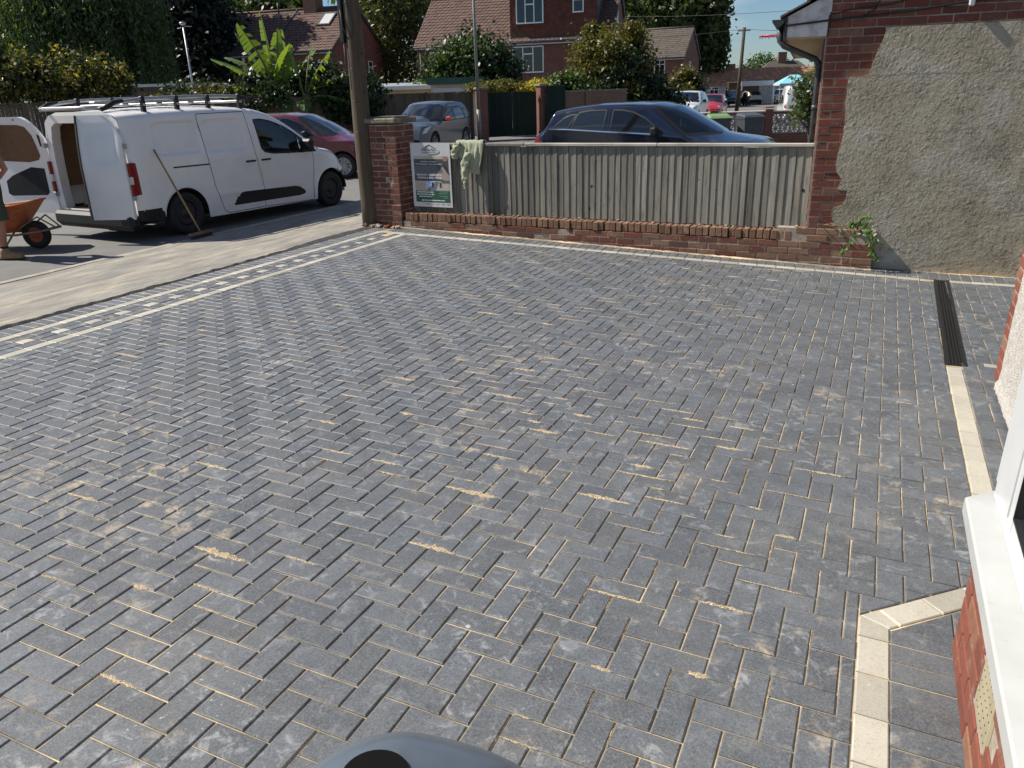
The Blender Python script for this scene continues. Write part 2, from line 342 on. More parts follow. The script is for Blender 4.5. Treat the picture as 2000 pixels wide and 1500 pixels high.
def footway():
    m=MB(); n=60; w=14
    def fn(u,v):
        yy=-6+v*16.6; x0=-6.17-.018*yy
        xx=x0+(-8.50-x0)*u; zi=(GP(x0,yy).z)-.004; z=zi+(-.012-zi)*u
        return (xx,yy,z+.006*math.sin(yy*1.7+xx*2))
    m.grid(w,n,fn)
    m.grid(2,n,lambda u,v:(-8.50,-6+v*16.6,-.012-.3*u))
    o=m.build('footway',M_FOOT); tag(o,'dusty sand-covered footway between driveway and kerb','footway',kind='structure')
    # continuation of the footway past the pole
    m=MB(); m.grid(6,20,lambda u,v:(-6.6-1.9*u,10.6+v*14,.03-.045*u)); m.grid(2,20,lambda u,v:(-6.6,10.6+v*14,.03-.3*u)); m.grid(2,2,lambda u,v:(-6.6-1.9*u,10.6,.03-.045*u-.2*v))
    tag(m.build('footway',M_FOOT),'footway continuing past the timber pole','footway',kind='structure')
    # kerb stones
    for i in range(22):
        k=MB(); y0=-6+i*.915; k.bbox(-8.63,-8.505,y0,y0+.905,-.25,-.010+rnd.uniform(-.004,.004),.01)
        o=k.build('kerb_stone',M_KERB); tag(o,'pale concrete kerb stone at the edge of the footway','kerb stone','kerb stones along the road')
    # ragged black tar strip along the edge of the new paving
    m=MB(); t=[]; n=110
    for i in range(n):
        yy=2.2+i*.0655; xin=-6.135-.018*yy; wd=.05+.11*max(0,math.sin(yy*1.1-1.2))**2+.07*max(0,(yy-7.2)/2)+rnd.uniform(-.012,.012)
        b=GP(xin,yy); t.append(((xin,yy,b.z-.001),(xin-wd*.6,yy,b.z+.012+rnd.uniform(-.004,.006)),(xin-wd,yy,b.z-.006)))
    for i in range(n-1):
        for j in range(2): m.add([t[i][j],t[i][j+1],t[i+1][j+1],t[i+1][j]],[(0,1,2,3)])
    tag(m.build('tar_strip',M_TAR),'ragged strip of dark tarmac beside the new paving','tar strip',kind='structure')
M_KERB=pm('kerb_concrete',(.34,.31,.26),(.25,.23,.19),7,.9,.4,120,.004)
M_TAR=pm('fresh_tarmac',(.03,.028,.027),(.055,.05,.046),14,.9,.9,70,.02)
footway()
# ================================================================ driveway of block paving
drive=empty('driveway',(0,0,0)); drive.matrix_world=GD.copy(); tag(drive,'charcoal herringbone block paved driveway with pale borders','driveway',kind='structure')
def XI(y): return -5.40-.020*y            # inner edge of the inner pale street line
def YL(x): return 8.77-.027*(x-.46)-.05    # near edge of the pale line along the wall
b=MB(); b.grid(80,100,lambda u,v:(-6.2+u*8.0,-.5+v*9.95,-.0060),smooth=False)
bed=b.build('joint_sand',M_SAND,drive)
def clip(poly,n,d):
    # keep the part with n.p<=d
    out=[]
    for i in range(len(poly)):
        p=poly[i]; q=poly[(i+1)%len(poly)]; a=n[0]*p[0]+n[1]*p[1]-d; c=n[0]*q[0]+n[1]*q[1]-d
        if a<=0: out.append(p)
        if a*c<0:
            t=a/(a-c); out.append((p[0]+(q[0]-p[0])*t,p[1]+(q[1]-p[1])*t))
    return out
def area(p): return .5*abs(sum(p[i][0]*p[(i+1)%len(p)][1]-p[(i+1)%len(p)][0]*p[i][1] for i in range(len(p)))) if len(p)>2 else 0
def shrink(poly,d):
    # inset a convex ccw polygon
    n=len(poly); L=[]
    for i in range(n):
        p=poly[i]; q=poly[(i+1)%n]; ex,ey=q[0]-p[0],q[1]-p[1]; l=math.hypot(ex,ey)
        if l<1e-6: continue
        nx,ny=ey/l,-ex/l; L.append((nx,ny,nx*p[0]+ny*p[1]-d))
    r=poly
    for nx,ny,dd in L: r=clip(r,(nx,ny),dd)
    return r
def ccw(p):
    s=sum(p[i][0]*p[(i+1)%len(p)][1]-p[(i+1)%len(p)][0]*p[i][1] for i in range(len(p))); return p if s>0 else p[::-1]
def dedupe(p):
    o=[]
    for q in p:
        if not o or math.hypot(q[0]-o[-1][0],q[1]-o[-1][1])>1e-4: o.append(q)
    if len(o)>1 and math.hypot(o[0][0]-o[-1][0],o[0][1]-o[-1][1])<1e-4: o.pop()
    return o
def slab(m,poly,gap=.0027,ch=.0042,z=0.0,tilt=(0,0)):
    a=dedupe(shrink(ccw(poly),gap))
    if area(a)<.0004: return False
    t=dedupe(shrink(a,ch))
    if len(t)!=len(a) or area(t)<.0002: t=[((p[0]*.94+.06*sum(q[0] for q in a)/len(a)),(p[1]*.94+.06*sum(q[1] for q in a)/len(a))) for p in a]
    n=len(a); cx=sum(q[0] for q in a)/n; cy=sum(q[1] for q in a)/n
    f=lambda p:tilt[0]*(p[0]-cx)+tilt[1]*(p[1]-cy)
    m.add([(p[0],p[1],z+f(p)) for p in t]+[(p[0],p[1],z+f(p)-.0035) for p in a]+[(p[0],p[1],-.03) for p in a],
        [tuple(range(n))]+[(n+i,n+(i+1)%n,(i+1)%n,i) for i in range(n)]+[(2*n+i,2*n+(i+1)%n,n+(i+1)%n,n+i) for i in range(n)])
    return True
OX,OY=.0226,.0135
_h2=np.random.default_rng(5).random((64,64))
def _vn(x,y):
    xi,yi=math.floor(x),math.floor(y); fx,fy=x-xi,y-yi; g=lambda a,b:_h2[a%64,b%64]
    return (g(xi,yi)*(1-fx)+g(xi+1,yi)*fx)*(1-fy)+(g(xi,yi+1)*(1-fx)+g(xi+1,yi+1)*fx)*fy
def fbm2(x,y): return .6*_vn(x,y)+.4*_vn(x*2.3+7,y*2.3)
t=NT('loose_sand'); w=t.world(); t.col(t.mix(t.noise(30,3,vec=w),(.50,.38,.22),(.66,.52,.32))); t.set(Roughness=.95)
tr_=t.new('ShaderNodeBsdfTransparent'); mx=t.new('ShaderNodeMixShader'); t.l(t.ramp(t.noise(240,3,.7,vec=w),[(.42,0.),(.56,1.)]),mx.inputs['Fac']); t.l(tr_.outputs[0],mx.inputs[1]); t.l(t.b.outputs[0],mx.inputs[2]); t.l(mx.outputs[0],t.out.inputs['Surface']); M_SANDL=t.m
CX,CY=.170,2.673                      # outer corner of the pale border round the bay
def notch(poly):
    if all(p[1]>=CY+.97*(p[0]-CX)-1e-6 or p[0]<=CX+1e-6 for p in poly): return [poly]
    # cut away the bay-window corner
    res=[]; a=clip(poly,(1,0),CX-.0)
    if len(a)>2: res.append(a)
    c=clip(poly,(-1,0),-CX); c=clip(c,(.97,-1),.97*CX-CY) if len(c)>2 else c
    if len(c)>2: res.append(c)
    return res
hm=MB(); slab(hm,[(-.1,-.05),(.1,-.05),(.1,.05),(-.1,.05)]); PH=hm.mesh('paver_across',M_PAVER)
vm=MB(); slab(vm,[(-.05,-.1),(.05,-.1),(.05,.1),(-.05,.1)]); PV=vm.mesh('paver_along',M_PAVER)
camd=GD.inverted()@Vector(camo.location)
fwd_d=GD.inverted().to_3x3()@Fw; rt_d=GD.inverted().to_3x3()@Rt; up_d=GD.inverted().to_3x3()@Up
def inview(x,y):
    d=Vector((x,y,0))-camd; z=d.dot(fwd_d)
    if z<.2: return None
    return (1000+1523.7*d.dot(rt_d)/z,750-1523.7*d.dot(up_d)/z,z)
full=[]; rest=MB()
for i in range(-64,10):
    for j in range(2,92):
        k=(i+j)%4
        x0=OX+i*.1; y0=OY+j*.1
        if k==0: r=[(x0,y0),(x0+.2,y0),(x0+.2,y0+.1),(x0,y0+.1)]; hor=True
        elif k==3: r=[(x0,y0-.1),(x0+.1,y0-.1),(x0+.1,y0+.1),(x0,y0+.1)]; hor=False
        else: continue
        cx=sum(p[0] for p in r)/4; cy=sum(p[1] for p in r)/4
        c=clip(r,(1,0),.622)
        if len(c)>2: c=clip(c,(-1,-.020),5.40)
        if len(c)>2: c=clip(c,(.027,1),8.77+.027*.46-.05)
        if len(c)<3: continue
        ps=notch(c); tot=sum(area(q) for q in ps)
        if tot<.0005: continue
        z=rnd.gauss(0,.0007); tl=(rnd.gauss(0,.006),rnd.gauss(0,.006))
        if tot>.0199 and len([q for q in ps if area(q)>1e-5])==1:
            full.append((cx,cy,z,tl,hor))
        else:
            for q in ps: slab(rest,q,z=z,tilt=tl)
def key(f):
    q=inview(f[0],f[1])
    if q is None or not(-60<q[0]<2060 and 0<q[1]<1560): return -1
    return 1/q[2]**3
full.sort(key=key,reverse=True)
for n,(cx,cy,z,tl,hor) in enumerate(full):
    if n<300:
        o=link('paver',PH if hor else PV,drive,(cx,cy,z),(math.atan(tl[1]),-math.atan(tl[0]),rnd.gauss(0,.004)))
    else:
        h,w=(.1,.05) if hor else (.05,.1)
        slab(rest,[(cx-h,cy-w),(cx+h,cy-w),(cx+h,cy+w),(cx-h,cy+w)],z=z,tilt=tl)
# paving right of the pale strip, up to the house
for i in range(5,16):
    for j in range(28,92):
        k=(i+j+1)%4; x0=.72+(i-7)*.1; y0=OY+j*.1
        if k==0: r=[(x0,y0),(x0+.2,y0),(x0+.2,y0+.1),(x0,y0+.1)]
        elif k==3: r=[(x0,y0-.1),(x0+.1,y0-.1),(x0+.1,y0+.1),(x0,y0+.1)]
        else: continue
        c=clip(r,(-1,0),-.758 if r[0][1]>5.9 else -.722)
        if len(c)>2: c=clip(c,(1,0),1.5)
        if len(c)>2: c=clip(c,(.0,-1),-3.1)
        if len(c)>2: c=clip(c,(.027-.11,1),8.77+.027*.46-.11*.8)
        if len(c)>2: slab(rest,c,z=rnd.gauss(0,.0007),tilt=(rnd.gauss(0,.004),rnd.gauss(0,.004)))
y=5.93
xl=lambda q:.616+.0165*(q-5.93)
while y<8.7:
    slab(rest,[(.622,y),(xl(y),y),(xl(y+.2),y+.2),(.622,y+.2)],gap=.001,ch=.001) if xl(y)>.632 else None; y+=.2
# header course beside the bay
for j in range(18):
    y0=.95+j*.1
    slab(rest,clip([(.272,y0),(.476,y0),(.476,y0+.1),(.272,y0+.1)],(-.97,1),CY-.97*CX-.150),z=rnd.gauss(0,.0007))
for j in range(6):
    x0=.28+j*.1; c=[(x0,2.3),(x0+.1,2.3),(x0+.1,3.4),(x0,3.4)]
    c=clip(c,(-.97,1),CY-.97*CX-.150); c=clip(c,(0,-1),-2.56) if len(c)>2 else c
    if len(c)>2: slab(rest,c,z=rnd.gauss(0,.0007))
# street-side band: dark rows and outer header course
def band(y0,y1,a,bw,m,z=0):
    slab(m,[(XI(y0)-a-bw,y0),(XI(y0)-a,y0),(XI(y1)-a,y1),(XI(y1)-a-bw,y1)],z=z)
yy=.3
while yy<8.75:
    band(yy,yy+.2,.102,.1,rest,rnd.gauss(0,.0007)); band(yy+.07,yy+.27,.306,.1,rest,rnd.gauss(0,.0007)); yy+=.2
yy=.28
while yy<8.6:
    band(yy+.1,yy+.3,.204,.1,rest,rnd.gauss(0,.0007)); yy+=.3
yy=.3
while yy<9.15:
    band(yy,yy+.1,.512,.2,rest,rnd.gauss(0,.0007)); yy+=.1
# dark squares between the pale line and the wall
x=-5.98
while x<1.45:
    y0=YL(x)+.104+(.0 if x<.8 else .13*(x-.8)); slab(rest,[(x,y0),(x+.1,y0),(x+.1,y0+.36),(x,y0+.36)],z=rnd.gauss(0,.0007)); x+=.1
o=rest.build('paver_field',M_PAVER,drive); o['kind']='stuff'
# pale border blocks
def blk(poly):
    m=MB()
    if slab(m,poly,z=rnd.gauss(0.0008,.0006)): m.build('border_block',M_LIGHT,drive)
y=5.885
while y>3.0:
    y2=y-.2; blk([(.622,y2),(.722,y2),(.722,y),(.622,y)]); y=y2
y=CY-.02
blk([(CX,CY),(CX,2.55),(CX+.104,2.55),(CX+.104,CY-.043)])
y=2.55
while y>.9: blk([(CX,y-.2),(CX+.104,y-.2),(CX+.104,y),(CX,y)]); y-=.2
q=Vector((1,.97)).normalized(); nn=Vector((q.y,-q.x)); st=Vector((CX,CY)); t0=0
off=.043
for L in (.09,.2,.2,.2):
    A=st+q*t0; B=st+q*(t0+L); o0=A+nn*.104+(q*off if t0==0 else Vector((0,0))); o1=B+nn*.104
    blk([tuple(A),tuple(o0),tuple(o1),tuple(B)]); t0+=L
yy=.3
while yy<8.93:
    y2=min(yy+.2,8.96)
    for a in (0,.408): blk([(XI(yy)-a-.1,yy),(XI(yy)-a,yy),(XI(y2)-a,y2),(XI(y2)-a-.1,y2)])
    yy=y2
yy=.28
while yy<8.6:
    blk([(XI(yy)-.304,yy),(XI(yy)-.204,yy),(XI(yy)-.204,yy+.1),(XI(yy)-.304,yy+.1)]); yy+=.3
x=-6.06
while x<.44:
    x2=x+.2; blk([(x,YL(x)),(x2,YL(x2)),(x2,YL(x2)+.1),(x,YL(x)+.1)]); x=x2
x=.80
while x<1.4:
    x2=x+.2; f=lambda q:YL(q)+.13*(q-.8)+.02; blk([(x,f(x)),(x2,f(x2)),(x2,f(x2)+.1),(x,f(x)+.1)]); x=x2
blk([(.86,5.98),(1.0,5.98),(1.0,6.06),(.86,6.06)])
# sand swept against the wall, the bay and the house foot
def heap(name,pts,w,h,parent,mt):
    m=MB(); n=len(pts); k=5
    for i,(px,py,sx,sy) in enumerate(pts):
        for j in range(k):
            u=j/(k-1); ww=w*(.55+.9*abs(math.sin(i*.37)+.4*math.sin(i*1.1+1))*.5+rnd.uniform(-.08,.08)); m.v.append((px+sx*ww*u,py+sy*ww*u,h*(1-u)**1.5*rnd.uniform(.4,1.1)+.0005-.004*u))
    for i in range(n-1):
        for j in range(k-1): m.f.append((i*k+j,i*k+j+1,(i+1)*k+j+1,(i+1)*k+j)); m.sm.append(True)
    o=m.build(name,mt,parent); o['kind']='stuff'; return o
heap('swept_sand',[(-6.1+i*.06,9.36-.052*(-6.1+i*.06+6.1)-.0,0,-1) for i in range(104)],.05,.012,drive,M_SAND)
# jointing sand left lying in ragged lines and fans along the joints
ss=MB()
def spill(x0,y0,L,w,vert=False):
    n=max(5,int(L/.012)); ra=[]; rb=[]
    for i in range(n+1):
        u=i/n; e=math.sin(math.pi*min(1,max(.02,u)))**.5; a=w*e*rnd.uniform(.25,1.15); b_=w*e*rnd.uniform(.25,1.15)*(1.6 if rnd.random()<.15 else 1)
        p=(x0+L*u) if not vert else x0; q=y0 if not vert else (y0+L*u); c=.0016*e*rnd.uniform(.5,1.2)+.0012
        if vert: ra.append(((p-a,q,-.0004),(p,q,c),(p+b_,q,-.0004)))
        else: ra.append(((p,q-a,-.0004),(p,q,c),(p,q+b_,-.0004)))
    for i in range(n):
        for k in range(2): ss.add([ra[i][k],ra[i+1][k],ra[i+1][k+1],ra[i][k+1]],[(0,1,2,3)],True)
def swt(x,y): return .25+1.6*math.exp(-((x+1.0+.25*(y-3.5))/1.5)**2-((y-3.6)/2.6)**2)+.5*math.exp(-((x+3.5)/1.2)**2-((y-5.5)/1.5)**2)
for i in range(-54,6):
    for j in range(9,87):
        if (i+j)%4==0:
            x0=OX+i*.1; y0=OY+j*.1
            if x0>.28 or x0+.05<XI(y0)+.1 or y0>YL(x0)-.1 or (x0+.3>CX and y0<CY+.3): continue
            cl=fbm2(x0*1.3,y0*1.3)
            if rnd.random()<.55*swt(x0,y0)*max(0,cl-.30)*3.2: st_=rnd.choice([0,.0,.1,.15]); spill(x0+st_,y0,rnd.uniform(.06,.3-st_),rnd.choice([.0035,.004,.005,.007,.012,.022]))
        if (i+j)%4==1:
            x0=OX+i*.1; y0=OY+j*.1
            if x0>.5 or x0<XI(y0)+.1 or y0>YL(x0)-.1 or y0<1.2 or (x0>CX-.02 and y0<CY+.4): continue
            if rnd.random()<.16*swt(x0,y0)+(.25 if x0>-.6 else 0): L=rnd.uniform(.06,.28); spill(x0,y0-L,L,rnd.choice([.002,.0025,.0035]),True)
o=ss.build('spilled_sand',M_SANDL,drive); o['kind']='stuff'
# channel drain
dr=empty('channel_drain'); dr.matrix_world=GD@Matrix.Translation((.630,5.93,0))@Matrix.Rotation(-.0165,4,'Z'); tag(dr,'narrow black plastic channel drain grating set in the paving','drain')
m=MB(); m.box(-.012,.012,0,2.9,-.06,.002); m.box(.108,.128,0,2.9,-.06,.002); m.box(.012,.108,0,2.9,-.06,-.03); m.build('channel',M_BLACK,dr)
for s in range(3):
    g=MB(); y0=s*.967+.004; y1=y0+.958
    for xx in (.014,.036,.058,.080,.098): g.box(xx,xx+.008,y0,y1,-.012,.001)
    yy=y0
    while yy<y1: g.box(.012,.108,yy,yy+.008,-.014,-.0005); yy+=.024
    g.build('grating',M_BLACK,dr)
# ================================================================ boundary: brick pier, dwarf wall, board fence
bm_=MB(); bm_.bbox(-.1065,.1065,-.051,.051,-.032,.032,.005); BR=bm_.mesh('brick_stretcher',M_BRICK)
bm_=MB(); bm_.bbox(-.051,.051,-.051,.051,-.032,.032,.005); BH=bm_.mesh('brick_half',M_BRICK)
bm_=MB(); bm_.bbox(-.0325,.0325,-.107,.107,-.051,.051,.005); BS=bm_.mesh('brick_on_edge',M_BRICKY)
bm_=MB(); bm_.bbox(-.1065,.1065,-.051,.051,-.032,.032,.005); BRY=bm_.mesh('brick_buff_stretcher',M_BRICKY)
def put(me,par,x,y,z,rz=0,j=.0025,jr=.012):
    return link('brick',me,par,(x+rnd.gauss(0,j),y+rnd.gauss(0,j),z+rnd.gauss(0,j*.5)),(rnd.gauss(0,jr*.5),rnd.gauss(0,jr*.5),rz+rnd.gauss(0,jr)))
# pier 0.44 m square
pier=empty('brick_pier',(-6.145,9.585,.05),-.045,'tall weathered red brick pier with stone cap beside timber pole','pier')
m=MB(); m.box(-.2145,.2145,-.2145,.2145,-.12,1.36); m.build('mortar_core',M_MORTAR,pier)
for c in range(18):
    z=.036+c*.075
    for side in range(4):
        a=side*math.pi/2; ca,sa=math.cos(a),math.sin(a)
        lay=((-.112,BR),(.112,BR)) if (c+side)%2==0 else ((-.165,BH),(0.0,BR),(.165,BH))
        if (c+side)%2==0: lay=((-.112,BR),(.06,BH),(.167,BH)) if rnd.random()<.3 else lay
        for px,me in lay:
            if (c+side)%2==1 and abs(px)>.1: px=px
            lx,ly=px,-.169
            put(me,pier,lx*ca-ly*sa,lx*sa+ly*ca,z,a)
m=MB(); m.bbox(-.262,.262,-.262,.262,1.375,1.445,.016); m.bbox(-.20,.20,-.20,.20,1.445,1.462,.012)
M_CAP=pm('mossy_stone',(.25,.22,.17),(.13,.115,.085),11,.95,.8,60,.012)
m.build('cap_stone',M_CAP,pier)
# dwarf wall
WA=Vector((-5.92,9.36,0)); WB=Vector((.075,9.08,0)); wd=(WB-WA).normalized(); wlen=(WB-WA).length; wa=math.atan2(wd.y,wd.x)
wall=empty('dwarf_wall',(WA.x,WA.y,0),wa,'low old brick wall with brick-on-edge top under the board fence','wall')
def gl(s): p=WA+wd*s; return GP(p.x,p.y).z
m=MB()
for i in range(24):
    s0=wlen*i/24; s1=wlen*(i+1)/24; m.box(s0,s1-.0,.0065,.30,gl((s0+s1)/2)-.1,.138 if s1<5.15 else .285)
m.build('mortar_core',M_MORTAR,wall)
s=.03
while s<5.12:
    o=put(BS,wall,s+.035,.108,.200,0,.004,.02); s+=.0755
for c in range(5):
    z=.110-c*.075; s=(.0 if c%2 else .112)
    while s<wlen-.02:
        if z+.03>gl(s+.1)-.02:
            end=wlen-.11
            if s<end+.06: put(BR if rnd.random()<.45 else BRY,wall,min(s+.11,wlen-.108),.052,z)
        s+=.2235
for c in range(3):
    z=.110+(c+.0)*.075+.0
    if c==0: continue
    s=5.20+(.112 if c%2 else 0)
    while s<wlen-(.1 if c==1 else .22):
        put(BRY,wall,s+.11,.052,z,0,.004,.02); s+=.2235
for c in range(4):
    put(BH,wall,wlen-.052+.006,.10,.11-c*.075)
m=MB()
for i in range(30):
    s0=5.16+i*.025; hgt=.268+.022*math.sin(i*1.3)+rnd.uniform(-.006,.012)
    m.box(s0,s0+.0249,.02,.13,.20,hgt)
m.build('mortar_top',M_MORTAR,wall)
# rubble at the pier foot
for i in range(26):
    m=MB(); r_=rnd.uniform(.012,.04); m.bbox(-r_,r_,-r_*.7,r_*.7,-r_*.6,r_*.6,r_*.25)
    px=-6.25+rnd.uniform(-.3,.32); py=9.27+rnd.uniform(-.07,.08); o=m.build('brick_fragment',M_BRICK if i%3 else M_MORTAR,None,(px,py,GP(px,py).z+r_*.45),(rnd.uniform(-.5,.5),rnd.uniform(-.5,.5),rnd.uniform(0,3)))
    tag(o,'broken bit of brick rubble at the foot of the pier','rubble','brick rubble by the pier')
# stones along the wall top
for i in range(16):
    s=rnd.uniform(.9,5.0); p=WA+wd*s; r_=rnd.uniform(.008,.018); m=MB(); m.bbox(-r_,r_,-r_*.8,r_*.8,-r_*.6,r_*.6,r_*.3)
    o=m.build('loose_stone',M_MORTAR,None,(p.x,p.y+.05+rnd.uniform(0,.08),.253+r_*.55),(0,0,rnd.uniform(0,3))); tag(o,'loose pale stone lying on the wall top','stone','stones on the wall top')
# board fence
FA=Vector((-5.80,9.515,0)); FB=Vector((-.62,9.25,0)); fd=(FB-FA).normalized(); flen=(FB-FA).length
fence=empty('board_fence',(FA.x,FA.y,0),math.atan2(fd.y,fd.x),'weathered grey vertical board fence panel above the low brick wall','fence')
s=0.0
bw=.0
while s<flen-.02:
    w=rnd.choice([.088,.092,.10,.096]); lap=.012; th=.012; jit=rnd.uniform(-.002,.003); lean=rnd.gauss(0,.004)
    m=MB(); zt=1.125+rnd.uniform(-.006,.004); zb=.255+.01*rnd.random()
    m.add([(s,-.004+jit,zb),(s+w,-.013+jit,zb),(s+w,.0+jit,zb),(s,.004+jit,zb),(s+lean,-.004+jit,zt),(s+w+lean,-.013+jit,zt),(s+w+lean,.0+jit,zt),(s+lean,.004+jit,zt)],[(0,3,2,1),(4,5,6,7),(0,1,5,4),(1,2,6,5),(2,3,7,6),(3,0,4,7)])
    m.build('board',M_FENCE,fence); s+=w-lap
for k in range(3):
    m=MB(); a=flen*k/3+.004; bb=flen*(k+1)/3-.004; m.bbox(a,bb,-.034,.030,1.130,1.166,.006); m.build('capping_rail',M_RAIL,fence)
for z in (.40,.95): m=MB(); m.box(0,flen,.006,.05,z,z+.07); m.build('back_rail',M_FENCE,fence)
# ================================================================ neighbour's gable wall with old render
NH=empty('neighbour_house',(-.606,9.138,0),.0887,'neighbouring brick house with patchy old cement render on its gable wall','house')
m=MB(); m.box(-.012,3.4,-.0135,7.5,-.4,2.62); m.add([(0.,.02,2.62),(3.4,.02,2.62),(3.4,.02,4.55)],[(0,1,2)]); m.build('wall_core',M_MORTAR,NH)
M_BRK2=M_BRICKO
bm_=MB(); bm_.bbox(-.1065,.1065,-.02,.03,-.0325,.0325,.004); NB=bm_.mesh('house_brick',M_BRK2)
bm_=MB(); bm_.bbox(-.051,.051,-.02,.03,-.0325,.0325,.004); NBH=bm_.mesh('house_half_brick',M_BRK2)
EDGE=[(.597,2.245),(.538,2.24),(.521,2.158),(.487,2.057),(.455,1.941),(.431,1.823),(.243,1.81),(.241,1.694),(.24,1.571),(.261,1.387),(.254,1.271),(.234,1.134),(.213,.963),(.238,.875),(.29,.807),(.256,.701),(.358,.691),(.324,.541),(.236,.508),(.238,.394),(.26,.3),(.3,.1),(.25,-.3)]
def edge(z):
    for (t0,z0),(t1,z1) in zip(EDGE,EDGE[1:]):
        if z1<=z<=z0: return t0+(t1-t0)*(z0-z)/max(1e-6,z0-z1)
    return .53 if z>2.2 else .25
c=0; z=-.16
while z<2.62:
    t=-.0; odd=c%2; first=True
    lim=3.3 if z>2.2 else edge(z)+.16
    while t<lim:
        if first and odd: link('brick',NBH,NH,(t+.052,rnd.gauss(0,.002),z),(0,0,rnd.gauss(0,.006))); t+=.1125
        else: link('brick',NB,NH,(t+.108,rnd.gauss(0,.002),z+rnd.gauss(0,.001)),(0,rnd.gauss(0,.003),rnd.gauss(0,.006))); t+=.2235
        first=False
    # return face round the corner
    t=.11 if not odd else .22
    k=0
    while t<1.2:
        link('brick',NB if k or odd else NBH,NH,(-.0,t,z),(0,0,-math.pi/2)); t+=.2235; k+=1
    z+=.077; c+=1
# render coat: thick, ragged left edge, knobbly
m=MB(); nz_,nt=300,240
hsh=np.random.default_rng(3).random((64,64))
def vnoise(x,y):
    xi,yi=math.floor(x),math.floor(y); fx,fy=x-xi,y-yi; fx=fx*fx*(3-2*fx); fy=fy*fy*(3-2*fy)
    g=lambda a,b:hsh[a%64,b%64]
    return (g(xi,yi)*(1-fx)+g(xi+1,yi)*fx)*(1-fy)+(g(xi,yi+1)*(1-fx)+g(xi+1,yi+1)*fx)*fy
def fbm(x,y,o=4):
    s,a=0,.5
    for _ in range(o): s+=a*vnoise(x,y); x*=2.03; y*=2.03; a*=.5
    return s
def rfn(u,v):
    z=-.3+v*2.555; e=edge(z)+.018*(fbm(z*14,3)-.5)
    t=e+(2.3-e)*(u**1.25); d=-.033-.004*(fbm(t*3.5,z*3.5,3)-.5)-.0035*max(0,fbm(t*30+9,z*30,3)-.42)-.0035*(fbm(t*75+2,z*75+5,2)-.5)
    return (t,d,z)
m.grid(nt,nz_,rfn,smooth=True)
b=len(m.v)-nt*nz_
for j in range(nz_-1):
    a0=m.v[b+j*nt]; a1=m.v[b+(j+1)*nt]; m.add([a0,a1,(a1[0]+.004,.01,a1[2]),(a0[0]+.004,.01,a0[2])],[(0,1,2,3)])
for i in range(nt-1):
    a0=m.v[b+(nz_-1)*nt+i]; a1=m.v[b+(nz_-1)*nt+i+1]; m.add([a0,a1,(a1[0],.01,a1[2]),(a0[0],.01,a0[2])],[(0,1,2,3)])
fixn(m.build('render_coat',M_RENDER,NH))
# boxed eaves, roof, gutter, downpipe
M_PEEL=pm('peeling_white_paint',(.62,.61,.60),(.30,.27,.25),9,.7,.3,60,.004,lo=.45,hi=.75)
M_OCHRE=pm('ochre_soffit',(.45,.36,.22),(.36,.28,.17),5,.8)
M_ROOFN=tile_mat('roof_tile_mossy',(.15,.125,.10),(.19,.155,.12),(.11,.095,.08))
M_FASCIA=pm('black_fascia',(.035,.034,.034),(.05,.048,.046),9,.5)
m=MB(); m.box(-.385,-.004,-.03,-.005,2.205,2.395); m.add([(-.40,-.029,2.395),(.02,-.029,2.395),(.02,-.029,2.60)],[(0,1,2)]); m.build('eaves_end_board',M_PEEL,NH)
m=MB(); m.box(-.385,.0,-.005,7.5,2.19,2.205); m.build('soffit',M_OCHRE,NH)
m=MB(); m.box(-.41,-.385,-.04,7.5,2.18,2.40); m.build('fascia',M_FASCIA,NH)
rf=MB(); sl_=math.tan(R(28))
for k in range(9):
    x0=-.46+k*.24; x1=x0+.27; z0=2.41+(x0+.46)*sl_; z1=2.41+(x1+.46)*sl_-.012
    rf.add([(x0,-.075,z0),(x0,7.6,z0),(x1,7.6,z1),(x1,-.075,z1),(x0,-.075,z0-.02),(x0,7.6,z0-.02),(x1,7.6,z1-.02),(x1,-.075,z1-.02)],[(0,3,2,1),(0,1,5,4),(0,4,7,3)])
rf.build('roof',M_ROOFN,NH)
m=MB()
m.grid(9,2,lambda u,v:(-.475+.06*math.cos(math.pi*(1+u)),-.06+v*7.6,2.375+.06*math.sin(math.pi*(1+u)))); m.grid(9,2,lambda u,v:(-.475+.056*math.cos(math.pi*(1+u)),-.06+v*7.6,2.375+.056*math.sin(math.pi*(1+u))))
m.prism([(-.475+.062*math.cos(math.pi*(1+i/8)),2.375+.062*math.sin(math.pi*(1+i/8))) for i in range(9)],-.07,-.06,'y')
m.build('gutter',M_FASCIA,NH)
M_PIPE=pm('grey_black_pipe',(.035,.038,.042),(.055,.058,.062),8,.5)
m=MB(); m.tube([(-.465,.25,2.33),(-.455,.25,2.19),(-.41,.25,2.14),(-.09,.25,2.00),(-.052,.25,1.96),(-.045,.25,1.88),(-.045,.25,.2)],.032,10); 
for z in (1.93,1.52,.8): m.tube([(-.045,.25,z-.025),(-.045,.25,z+.025)],.038,10)
m.build('downpipe',M_PIPE,NH)
m=MB(); m.tube([(-.40,-.05,2.315),(-.2,-.045,2.33),(.0,-.04,2.345),(.3,-.035,2.36),(.75,-.03,2.395),(1.3,-.03,2.45),(2.2,-.03,2.5)],.011,6); m.tube([(.03,-.03,2.40),(.25,-.032,2.44),(.55,-.03,2.46),(1.2,-.03,2.6)],.006,6); m.tube([(.30,-.032,2.36),(.42,-.032,2.43),(.47,-.03,2.55)],.006,6); m.tube([(-.0,-.035,2.2),(.012,-.035,2.3),(.015,-.035,2.42)],.006,6)
m.build('cable',M_BLACK,NH)
m=MB(); m.bbox(1.22,1.27,-.07,-.01,2.40,2.5,.01); m.build('cable_bracket',M_WHITE,NH)
